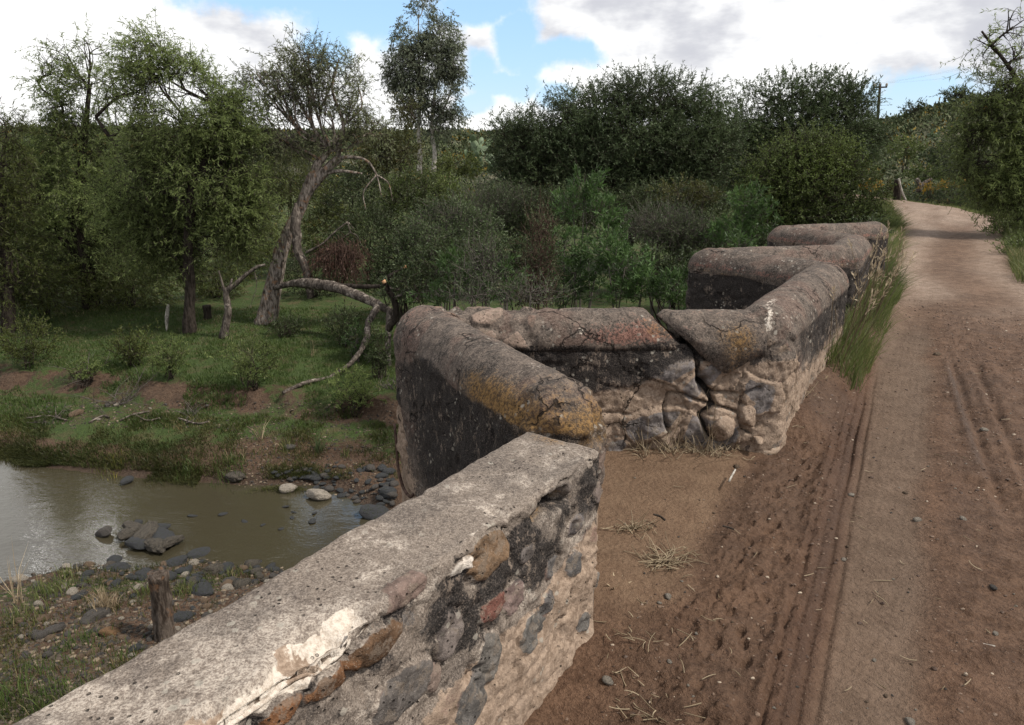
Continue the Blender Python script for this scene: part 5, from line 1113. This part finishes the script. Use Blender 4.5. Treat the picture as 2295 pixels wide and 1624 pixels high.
# fringe hanging over the far waterline
r_ = RS(14); fs = spline(np.array(far_sh[1:9]), 400); fs = fs[r_.randint(0, 400, 16000)]+r_.normal(0, .10, (16000, 2)); keep = vn(fs, 1.1, 66) > .46; fs = fs[keep]; z_ = gfast(fs); ok = z_ > WZ-.1; P_ = np.c_[fs, np.maximum(z_, WZ)][ok]
grassfield('waterside_grass', 'olive fringe of grass hanging over the far waterline', P_, r_, (.05, .15), .008, ML['bankgrass'], (0, -.5, -.35))

def line_scatter(pts, n_, spread, seed, zf):
    r_ = RS(seed); L_ = spline(np.array(pts, float), 300); i = r_.randint(0, 300, n_); p_ = L_[i]; T = nrm(np.gradient(L_, axis=0))[i]; nn_ = np.stack([-T[:, 1], T[:, 0]], 1)
    p_ = p_+nn_*r_.uniform(spread[0], spread[1], n_)[:, None]; return np.c_[p_, zf(p_)], r_
def zr_f(p_): s_, t_ = xy2st(p_); return road_z(s_, t_, False)[0]-.02
# tall grass along the road face of the parapet and on past its end
P_, r_ = line_scatter([st2xy(6.2, 1.0), st2xy(7.2, 1.03), st2xy(8.4, 1.10), st2xy(9.5, 1.18), st2xy(11, 1.25)], 3200, (-.22, .13), 21, zr_f)
s_, t_ = xy2st(P_[:, :2]); k = (vn(P_, 3.5, 4) > .30) & (r_.rand(len(P_)) < sst(s_, 5.9, 7.0)+.15); grassfield('verge_grass', 'tall green grass growing against the road face of the parapet', P_[k], r_, (.05, .42), .006, ML['tallgrass'], (.15, -.12, 0))
P_, r_ = line_scatter([st2xy(10.8, 1.35)]+[p+LL*.25 for p in ROAD_L[1:6]], 16000, (-.25, .55), 22, lambda p_: np.maximum(gfast(p_), .1)-.02)
grassfield('verge_grass', 'tall green grass along the left edge of the far road', P_, r_, (.20, .58), .010, ML['tallgrass'], (.3, -.15, 0))
P_, r_ = line_scatter([p-LL*.1+RR*0 for p in ROAD_R[1:5]], 15000, (-.95, .12), 23, lambda p_: gfast(p_)-.02)
grassfield('verge_grass', 'grass and weeds along the right edge of the far road', P_, r_, (.12, .50), .010, ML['tallgrass'])
P_, r_ = line_scatter([p for p in ROAD_R[4:]], 9000, (-1.2, .1), 24, lambda p_: gfast(p_)-.02)
grassfield('verge_grass', 'short pale grass at the outside of the road bend', P_, r_, (.06, .22), .010, ML['tallgrass'])
# seed heads
g_ = Leafer(31); r_ = RS(31)
ft = thing('seeding_grass', 'tall pale seeding grass stalks leaning over the coping', 'grass', tuple(PZ(1860, 760, .3)))
S = []; 
for k in range(46):
    s0 = r_.uniform(6.2, 10.5); t0 = r_.uniform(.98, 1.12)+.03*(s0-7); b_ = st2xy(s0, t0); S.append((b_[0], b_[1], .25))
S = np.array(S); E = S+np.c_[r_.normal(.10, .10, len(S)), r_.normal(-.08, .1, len(S)), r_.uniform(.5, .95, len(S))]
V, Q, Pn = twigs(S, E, .004, .003, .06, r_, 4, 3); g_.tw.add(V, Q)
H = Pn[:, -1]; ar = np.repeat(np.arange(len(H)), 12); D_ = nrm(Pn[:, -1]-Pn[:, -2]); u = r_.uniform(-.02, .11, len(ar)); V, Q = leafq(H[ar]+D_[ar]*u[:, None], nrm(D_[ar]+r_.normal(0, .35, (len(ar), 3))), .05, .010, r_); g_.g.add(V, Q, rnd=.95, clump=.6)
g_.tw.part('stalks', ft, mat=ML['straw']); g_.g.part('seed_heads', ft, mat=ML['straw'])
# feathery weed behind the end of the parapet
plant('feathery_weed', 'feathery grey green weed at the far end of the parapet', 'plant', np.array((*st2xy(11.2, 1.2), .15)), [(1935, 505, 35, 22), (1915, 530, 25, 20), (1960, 520, 22, 22), (1925, 560, 15, 20)], 'mesq_green', Y=10.6, stems=6, stem_r=.01, wood='stems', over=dict(ll=.035, lw=.012, tl=.22, cov=1.4, leaf='greyshrub', carve=.3, cf=3), limbs=False)
# dead weeds and dry litter along the wall foot
def litter(name, label, centers, n_, ln, seed, mat='straw', leaves=0, zoff=.01, flat=.25):
    r_ = RS(seed); G_ = Geo(); C = []
    for (x, y, rx, ry) in centers:
        for _ in range(n_): C.append((x+r_.normal(0, rx), y+r_.normal(0, ry)))
    P0 = np.array([PZ(a, b, .2) for a, b in C]); s_, t_ = xy2st(P0[:, :2]); P0[:, 2] = road_z(s_, t_)[0]+zoff
    a = r_.uniform(0, 6.28, len(P0)); L_ = r_.uniform(ln[0], ln[1], len(P0)); E = P0+np.stack([np.cos(a)*L_, np.sin(a)*L_, np.abs(r_.normal(0, flat, len(P0)))*L_], 1)
    V, Q, Pn = twigs(P0, E, .0028, .0015, .09, r_, 4, 3); G_.add(V, Q, rnd=np.repeat(r_.rand(len(P0)), 15), clump=.5)
    if leaves:
        k = r_.randint(0, len(P0), leaves); V, Q = leafq(Pn[k, r_.randint(0, 5, leaves)], nrm(r_.normal(0, 1, (leaves, 3))+np.array((0, 0, .4))), .05, .018, r_); G_.add(V, Q, rnd=r_.rand(), clump=.6)
    return tag(G_.solo(name, (0, 0, 0), mat=ML[mat]), label, 'straw', kind='stuff')
litter('dry_litter', 'pale dry stalks and leaves heaped at the foot of the long parapet face', [(1790, 890, 22, 16), (1765, 930, 22, 14), (1815, 865, 16, 14), (1740, 960, 20, 12)], 75, (.04, .14), 41, leaves=140, flat=.5)
litter('dry_grass', 'dry grass tufts at the foot of the cracked wall', [(1440, 1025, 14, 10), (1505, 1030, 16, 8), (1560, 1025, 16, 8), (1600, 1030, 16, 8), (1640, 1010, 12, 8)], 40, (.04, .16), 42, flat=1.3)
litter('straw_tuft', 'trampled straw tuft in the mud of the near bay', [(1500, 1250, 26, 12), (1480, 1262, 14, 6)], 45, (.03, .13), 43, flat=.25)
litter('straw_tuft', 'straw and roots in the churned mud at the wall foot', [(1480, 1520, 50, 60), (1440, 1585, 70, 20), (1400, 1440, 40, 30)], 14, (.02, .09), 44, flat=.2)
litter('scattered_straw', 'thin scattered straw on the mud and the road', [(1600, 1350, 150, 180), (1950, 1300, 180, 200), (2150, 1100, 80, 250), (1700, 980, 90, 40)], 22, (.02, .09), 45, flat=.08)
litter('dead_grass', 'grey dead grass clump at the near end of the bay', [(1420, 1190, 26, 6)], 50, (.03, .09), 46, flat=.6)
# pale little stalk plant at the corner of the near wall
g_ = Leafer(33); q = PZ(1378, 1335, .15); V, Q = leafq(np.repeat(q[None], 9, 0)+(0, 0, .03), nrm(RS(3).normal(0, 1, (9, 3))*np.array((1, 1, .3))+np.array((.2, 0, .9))), .09, .02, RS(4)); g_.g.add(V, Q, rnd=.9, clump=.9)
tag(g_.g.solo('seedling', q, mat=ML['straw']), 'small pale leafed seedling at the foot of the near wall', 'plant')
# pebbles on the road
rs = RS(9)
pb = [(1497, 1338, 11, 'pale'), (1478, 1352, 6, 'pale'), (1362, 1527, 15, 'pale'), (1500, 1483, 7, 'pale'), (2056, 1166, 10, 'pale'), (2157, 1163, 9, 'pale'), (2225, 1318, 10, 'grey'), (1908, 1110, 8, 'pale'), (2029, 1105, 6, 'tan'), (1890, 1255, 8, 'pale'), (2040, 1620, 14, 'pale'), (1985, 1560, 6, 'tan'),
      (2205, 965, 10, 'pale'), (2100, 795, 9, 'tan'), (1650, 1047, 9, 'tan'), (1900, 1225, 5, 'tan'), (1560, 1420, 5, 'pale'), (1600, 1150, 4, 'tan'), (2230, 1420, 8, 'pale'), (1960, 1480, 6, 'pale')]
for i in range(150):
    x, y = rs.uniform(1380, 2295), rs.uniform(700, 1620)
    if x > 1390+max(0, (1050-y))*1.1: pb.append((x, y, rs.uniform(1.6, 4.4)*(.45+.6*(y-600)/1000), ('tan', 'grey', 'pale')[rs.randint(3)]))
lb = dict(pale='pale pebble lying on the muddy track', tan='tan pebble lying on the muddy track', grey='grey pebble lying on the muddy track')
for i, (x, y, r, kd) in enumerate(pb):
    q = PZ(x, y, .2)
    for _ in range(3):
        s0, t0 = xy2st(q[:2]); q = PZ(x, y, rz(float(s0), float(t0)))
    if t0 > np.interp(s0, WALL_T[:, 0], WALL_T[:, 1])-.22: continue
    R = pxw(q[1], r); o = link('pebble', rockmesh(kd, i % 5), None, (q[0], q[1], q[2]+R*.15)); o.scale = (R, R, R); o.rotation_euler = (0, 0, rs.uniform(0, 6.28)); tag(o, lb[kd], 'pebble', 'pebbles on the track - '+kd)
# sticks
def stick(pts, rad, label, mt='dead', name='stick', z=.22, zs=None):
    P = np.array([PZ(a, b, zz) for (a, b), zz in zip(pts, zs or [z]*len(pts))]); g_ = Geo(); g_.add(*tube(spline(P, 14), rad, 6, .2, 2)); tag(g_.solo(name, P[0], mat=MB[mt]), label, 'stick')
stick([(1634, 1078), (1640, 1066), (1648, 1052)], .006, 'short whitish stick leaning in the silt of the bay', 'pale', z=.27)
stick([(1465, 1152), (1480, 1157), (1490, 1165)], .006, 'small dark curled twig on the silt of the bay', 'dark', z=.245)
stick([(1620, 1178), (1635, 1182), (1645, 1186)], .005, 'thin dark twig on the right part of the silt', 'dark', z=.24)
stick([(2152, 1430), (2190, 1440), (2230, 1448)], .004, 'straight straw coloured stalk on the right wheel path', 'pale', z=.21)
stick([(1985, 638), (2005, 640), (2020, 638)], .012, 'white sliver of wood on the far left wheel path', 'pale', z=.22)
# rusty bent rod against the leaning wall
P = np.array([PY(a, b, yy) for (a, b), yy in zip([(884, 950), (889, 1000), (892, 1045), (903, 1090), (918, 1112), (926, 1108)], (4.7, 4.55, 4.45, 4.35, 4.2, 4.15))]); g_ = Geo(); g_.add(*tube(spline(P, 30), .010, 7, .1)); tag(g_.solo('bent_branch', P[0], mat=MB['red']), 'thin rust brown bent branch leaning on the dark parapet wall', 'branch')
# embedded blocks where the cracked wall has come apart
for x, y, rx, rz_, lab in [(1612, 955, 36, 34, 'angular block loosened at the foot of the crack'), (1675, 932, 30, 28, 'rounded tan block at the foot of the wall corner'), (1695, 985, 14, 10, 'small wedge stone at the wall corner')]:
    a_, z_ = onC(x, y); c_ = pCn+dC*LC*a_-nC*.175; R = pxw(c_[1], rx)
    V = IV.copy(); r_ = RS(int(x)); 
    for _ in range(12): n_ = nrm(r_.normal(0, 1, 3)); dd = V@n_; V -= np.outer(np.clip(dd-r_.uniform(.6, .85), 0, None)*.9, n_)
    V *= (1+.25*fbm(V, 2, 4, int(x))[:, None]); V = V*np.array((R, .10, pxw(c_[1], rz_))); V = np.c_[c_[0]+V[:, :1]*dC[0]+V[:, 1:2]*nC[0], c_[1]+V[:, :1]*dC[1]+V[:, 1:2]*nC[1], z_+V[:, 2:]]
    part('loose_stone', wall, V, None, IF, mat=M_WALL, attrs={'m1': np.tile((0, .95, 0), (len(V), 1)), 'm2': np.zeros((len(V), 3)), 'sc': np.tile(STC[4], (len(V), 1))})['label'] = lab
# ------------------------------------------------------------------ near bank: cut stump, reeds, herbs
g_ = Geo(); P = path3([(374, 1435), (368, 1400), (360, 1345), (354, 1290)], float(onground(372, 1425)[1])); b7 = P[0].copy(); PP = spline(P, 24)
V, Q, T_ = tube(PP, np.interp(np.linspace(0, 1, 24), (0, .2, .85, 1), [pxw(6.4, q) for q in (29, 23, 20, 23)]), 22, .16, 9, True, .3); top_ = V[:, 2] > PP[-1, 2]-.02; V[top_, 2] += .035*np.sin(V[top_, 0]*60)+.02
g_.add(V, Q, T_); tag(g_.solo('cut_stump', b7, mat=MB['willow']), 'reddish brown cut stump standing on the stony near bank beside the parapet', 'stump')
def tuft(x, y, n_, h, spread, label, mat='tallgrass', seed=0, z0=-2.6, cat='plant', name='herb_tuft', lean=(0, 0, 0)):
    r_ = RS(seed+int(x)); b_ = onground(x, y); Pp = b_+np.c_[r_.normal(0, spread, (n_, 2)), np.zeros(n_)]; Pp[:, 2] = gfast(Pp[:, :2])
    V, Q, T_ = blades(Pp, h*r_.uniform(.5, 1.2, n_), np.array(lean, float), np.maximum(.008, .7*b_[1]/FPX), r_); g_ = Geo(); g_.add(V, Q, T_, rnd=np.repeat(r_.rand(n_), 5), clump=.6)
    return tag(g_.solo(name, b_, mat=ML[mat]), label, cat)
for x, y, n_, h, sp, lab, mt in [(110, 1330, 160, .20, .13, 'bright green herb tuft on the near waterline', 'tallgrass'), (60, 1380, 120, .15, .12, 'green herb tuft at the left of the near bank', 'tallgrass'), (150, 1290, 60, .14, .06, 'small fresh green tuft beside the pale stone', 'tallgrass'),
        (235, 1370, 120, .30, .06, 'brown dead reed tuft on the stony near bank', 'straw'), (42, 1350, 14, .75, .03, 'tall thin brown stalks at the left edge by the water', 'straw'), (355, 1490, 80, .12, .12, 'low green tuft left of the cut stump', 'grass'), (415, 1330, 90, .16, .08, 'green tuft right of the cut stump', 'tallgrass'),
        (460, 1240, 60, .06, .06, 'low light green leaves at the waterline behind the stump', 'lance'), (716, 1010, 50, .24, .04, 'grey green leafy weed standing on the far muddy shore', 'greyshrub'), (775, 1020, 40, .14, .05, 'small green weed on the rocky patch', 'tallgrass'), (585, 985, 12, .35, .02, 'thin reddish stalk on the far bank', 'straw'),
        (700, 800, 6, .5, .02, 'pale dry stalk standing in the meadow', 'straw'), (640, 1000, 60, .18, .08, 'green weed tuft at the edge of the muddy slip', 'tallgrass'), (420, 1060, 120, .16, .12, 'dark green tussock at the far waterline', 'grass'), (520, 1050, 160, .2, .16, 'large overhanging tussock above the crusted rock', 'grass'), (250, 1050, 120, .14, .14, 'olive tussock at the far waterline', 'olive'), (20, 1560, 160, .2, .2, 'dark green clump in the lower left corner', 'grass'), (270, 1480, 90, .12, .12, 'short green tuft between cobbles left of the cut stump', 'grass'), (180, 1440, 90, .14, .10, 'dark green tuft among the grey cobbles', 'grass'), (520, 1290, 90, .10, .08, 'green tuft at the waterline close to the parapet', 'tallgrass'), (320, 1330, 80, .12, .07, 'green tuft directly behind the cut stump', 'tallgrass'), (150, 1560, 160, .16, .18, 'thick green clump beside the near wall at lower left', 'grass'), (90, 1500, 100, .12, .2, 'short green clump on the near bank at left', 'grass')]:
    tuft(x, y, n_, h, sp, lab, mt, 5)
# dead brush and driftwood on the far bank
def brush(x, y, n_, L_, label, seed, up=.6, mt='grey', name='dead_brush'):
    r_ = RS(seed); b_ = onground(x, y); S = b_+np.c_[r_.normal(0, .06, (n_, 2)), np.zeros(n_)]; E = S+nrm(r_.normal(0, 1, (n_, 3))*np.array((1, .7, .3))+np.array((0, 0, up)))*r_.uniform(.3, 1, (n_, 1))*L_; E[:, 2] = np.maximum(E[:, 2], b_[2]+.02)
    g_ = Geo(); V, Q, Pn = twigs(S, E, .010, .004, .12, r_, 5, 4); g_.add(V, Q); k = r_.randint(0, n_, n_*3); S2 = Pn[k, r_.randint(1, 5, n_*3)]; E2 = S2+r_.normal(0, 1, (n_*3, 3))*L_*.22; V, Q, _ = twigs(S2, E2, .005, .003, .1, r_, 3, 3); g_.add(V, Q)
    return tag(g_.solo(name, b_, mat=MB[mt]), label, 'dead brush')
brush(270, 905, 16, 1.0, 'spiky dead brush lying on the edge of the far bank', 3); brush(190, 850, 10, .8, 'thin dead branches on the meadow at left', 4); brush(880, 870, 12, .5, 'dry twigs beside the wall corner', 6); brush(430, 930, 12, .5, 'tangle of driftwood sticks on the gravel strip', 7, .15); brush(120, 940, 10, .5, 'driftwood sticks at the left of the gravel strip', 8, .1)
for i, pts in enumerate([[(270, 945), (300, 932), (335, 925)], [(60, 940), (110, 935), (150, 945)], [(300, 930), (330, 945), (360, 940)], [(200, 950), (230, 935), (245, 938)], [(400, 940), (440, 952), (470, 948)]]):
    P = np.array([onground(a, b)+(0, 0, .03) for a, b in pts]); g_ = Geo(); g_.add(*tube(spline(P, 12), .018, 6, .2, i)); tag(g_.solo('driftwood', P[0], mat=MB['dead']), 'grey driftwood stick on the gravel strip of the far bank', 'driftwood', 'driftwood on the gravel strip')

# ------------------------------------------------------------------ far hills: scrub, cactus, pole, posts
r_ = RS(71); n_ = 26000; a_ = r_.uniform(-.75, .85, n_); d_ = 30+(r_.rand(n_)**.8)*150; XY_ = np.stack([np.sin(a_)*d_, np.cos(a_)*d_], 1)
ok = (polydist(XY_, CORR) > 1.2) & (vn(XY_, .16, 5)*.6+vn(XY_, .5, 6)*.4 > .38); XY_ = XY_[ok]; dd = np.hypot(XY_[:, 0], XY_[:, 1]); zz = gfast(XY_)
m_ = 22; C = np.c_[XY_, zz]; R = (.35+.75*r_.rand(len(C))**2)*(1+dd/140); ar = np.repeat(np.arange(len(C)), m_); o_ = nrm(r_.normal(0, 1, (len(ar), 3))); o_[:, 2] = np.abs(o_[:, 2])
Pp = C[ar]+o_*R[ar][:, None]*np.array((1, 1, .75))*r_.uniform(.5, 1, (len(ar), 1)); lz = np.maximum(.10, 3.0*dd[ar]/FPX)*r_.uniform(.6, 1.3, len(ar))
V, Q = leafq(Pp, nrm(o_+r_.normal(0, .6, o_.shape)), lz, lz*.55, r_); tint = r_.rand(len(C))
def mat_scrub():
    m, n, b = newmat('scrub_leaf'); t_ = n.attr('tint'); r = n.attr('rnd')
    c = n.mix(n.step(t_, 0, .45), (.026, .040, .015), (.058, .072, .028)); c = n.mix(n.step(t_, .5, .9), c, (.085, .088, .048)); c = n.mix(n.step(t_, .92, .97), c, (.17, .115, .02)); c = n.scalec(c, n.lin(r, 0, 1, .7, 1.35))
    n.put(b.inputs['Base Color'], c); return m
tag(solo('hillside_scrub', (0, 0, 0), V, Q, mat=mat_scrub(), attrs={'tint': np.repeat(tint[ar], 4), 'rnd': np.repeat(r_.rand(len(ar)), 4)}), 'dry scrub covering the far hillsides', 'scrub', kind='stuff')
cpad, cF = ico(3)
def cactus(x, y, Y, n_, size, label, seed):
    r_ = RS(seed); b_ = PY(x, y, Y); root = thing('prickly_pear', label, 'cactus', tuple(b_)); P_ = [(np.array(b_), np.array((0, 0, 1.)))]
    for k in range(n_):
        p_, d_ = P_[r_.randint(max(0, len(P_)-10), len(P_))] if k > 4 else (np.array(b_)+np.array((r_.uniform(-1, 1)*size, r_.uniform(-1, 1)*size, 0)), np.array((0, 0, 1.)))
        nd_ = nrm(d_*.5+r_.normal(0, .6, 3)*np.array((1, 1, .4))+np.array((0, 0, .45))); s_ = size*r_.uniform(.7, 1.2); c_ = p_+nd_*s_*.9
        f_ = nrm(np.cross(nd_, r_.normal(0, 1, 3))); g2_ = np.cross(nd_, f_); V = c_+cpad[:, :1]*f_*s_*.62+cpad[:, 1:2]*g2_*s_*.16+cpad[:, 2:]*nd_*s_
        part('pad', root, V, None, cF, mat=ML['cactus'], attrs={'rnd': np.full(len(V), r_.rand()*.85), 'clump': np.full(len(V), r_.rand())}); P_.append((c_+nd_*s_*.8, nd_))
cactus(1058, 392, 38, 34, .25, 'clump of prickly pear cactus left of the big mesquite', 5); cactus(1098, 385, 38, 16, .24, 'smaller prickly pear beside the big clump', 6); cactus(2095, 318, 60, 20, .22, 'prickly pear clump on the right hillside', 8)
Yp = 62
def cyl(a, b_, r0, r1=None, sides=10): return tube(np.linspace(a, b_, 5), np.linspace(r0, r1 if r1 else r0, 5), sides)
pole = thing('utility_pole', 'dark wooden utility pole with a crossarm against the sky', 'utility pole', tuple(PY(1966, 300, Yp)))
b_ = PY(1966, 300, Yp); t_ = PY(1972, 192, Yp)
for nm, a, c in (('post', b_+(0, 0, -1), t_+(0, 0, .15)),): g_ = Geo(); g_.add(*cyl(a, c, .13, .10)); g_.part(nm, pole, mat=MB['dark'])
ax0, ax1 = PY(1957, 196, Yp), PY(1988, 195, Yp); g_ = Geo(); V = tube(np.linspace(ax0, ax1, 4), .06, 4); g_.add(*V); g_.part('crossarm', pole, mat=MB['dark'])
for u in (.05, .45, .95):
    q = ax0+(ax1-ax0)*u; g_ = Geo(); g_.add(*tube(np.array([q, q+(0, 0, .1), q+(0, 0, .2), q+(0, 0, .3)]), [.04, .09, .10, .05], 8)); g_.part('insulator', pole, mat=MB['pale'])
q2 = PY(1790, 300, 80); hp = thing('utility_pole', 'faint double utility pole behind the mesquite tops', 'utility pole', tuple(q2))
for x in (1774, 1797): g_ = Geo(); g_.add(*cyl(PY(x, 300, 80), PY(x+2, 188, 80), .13, .10)); g_.part('post', hp, mat=MB['dark'])
g_ = Geo(); g_.add(*cyl(PY(1764, 197, 80), PY(1806, 197, 80), .08)); g_.part('crossarm', hp, mat=MB['dark'])
for k, (y0, y1) in enumerate(((193, 112), (195, 140), (194, 98))):
    a = ax0+(ax1-ax0)*(.05, .45, .95)[k]+(0, 0, .28); e = PY(2330, y1, 58); P = np.linspace(a, e, 24); P[:, 2] -= .25*np.sin(np.linspace(0, math.pi, 24)); g_ = Geo(); g_.add(*tube(P, .0035, 4)); tag(g_.solo('power_line', a, mat=MB['pale']), 'thin power line running right from the utility pole', 'power line', 'power lines')
q = PY(2010, 455, 29.5); g_ = Geo(); g_.add(*cyl(q, PY(2012, 402, 29.5), .15, .12)); fp = tag(g_.solo('fence_post', q, mat=MB['dark']), 'rough dark wooden post at the road bend', 'post')
g_ = Geo(); g_.add(*tube(spline(path3([(2030, 450), (2020, 425), (2014, 400)], 29.3), 12), .045, 7, .2)); tag(g_.solo('leaning_branch', q+(.3, 0, 0), mat=MB['pale']), 'pale branch leaning on the dark post', 'branch')
g_ = Geo()
for pts, rad in (([(2060, 430), (2061, 415), (2055, 400)], .12), ([(2061, 418), (2075, 408), (2088, 401)], .10)): g_.add(*tube(spline(path3(pts, 30.5), 10), np.linspace(rad, rad*.6, 10), 7, .25, 3))
tag(g_.solo('forked_stump', PY(2060, 432, 30.5), mat=MB['dead']), 'pale forked dead trunk among the flowering bushes', 'stump')
for x, y, rx, ry, lab in [(1950, 415, 22, 8, 'patch of ochre flowers left of the post'), (2085, 420, 26, 8, 'patch of ochre flowers right of the forked stump'), (2190, 408, 34, 11, 'patch of ochre flowers under the right willow'), (2130, 415, 20, 6, 'small patch of ochre flowers at the bend')]:
    plant('flowering_weed', lab, 'flowers', PY(x, y+20, 29.5), [(x, y, rx, ry)], 'olive', Y=29.5, stems=5, stem_r=.012, wood='stems', limbs=False, over=dict(leaf='flower', cov=1.8, tl=.25, carve=.35, cf=2))
P_, r_ = scatter_px(9000, (1980, 2295), (440, 480), 51, None, .3); P_ = P_[polydist(P_[:, :2], CORR) > .2]; grassfield('roadside_grass', 'low green grass beyond the outside of the bend', P_, r_, (.08, .3), .012, ML['tallgrass'])

# crumbs of mud and grit on the track
def mat_crumb():
    m, n, b = newmat('mud_crumb'); r = n.attr('rnd'); c = n.mix(n.step(r, 0, .8), (.040, .022, .014), (.13, .085, .058)); c = n.mix(n.step(r, .93, .96), c, (.30, .24, .18)); n.put(b.inputs['Base Color'], c); b.inputs['Roughness'].default_value = .6; return m
r_ = RS(88); n_ = 17000; s_ = r_.uniform(1.3, 11, n_)**1.0; t_ = r_.uniform(-1.1, 1.2, n_); tl = .34+.1*(s_-2.4); tr = .075*(s_-2.6)
pk = np.where(t_ > tl, .9, np.where(t_ < tr, .6, .16)); k = (r_.rand(n_) < pk) & (t_ < 1.1) & (fbm(np.stack([s_, t_], 1), 3, 3, 8)+.1*r_.normal(0, 1, n_) > -.05); s_, t_ = s_[k], t_[k]
P_ = np.c_[st2xy(s_, t_), road_z(s_, t_)[0]]; V0, F0 = ico(1); R = (.0025+.009*r_.rand(len(P_))**3)*(.8+s_*.06)
V = P_[:, None, :]+V0[None]*R[:, None, None]*r_.uniform(.5, 1.3, (len(P_), 1, 3))*np.array((1, 1, .7))*(1+r_.normal(0, .15, (len(P_), len(V0), 1))); F = F0[None]+(np.arange(len(P_))*len(V0))[:, None, None]
tag(solo('mud_crumbs', (0, 0, 0), V.reshape(-1, 3), None, F.reshape(-1, 3), mat=mat_crumb(), smooth=False, attrs={'rnd': np.repeat(r_.rand(len(P_)), len(V0))}), 'crumbs of mud and grit strewn over the track', 'grit', kind='stuff')
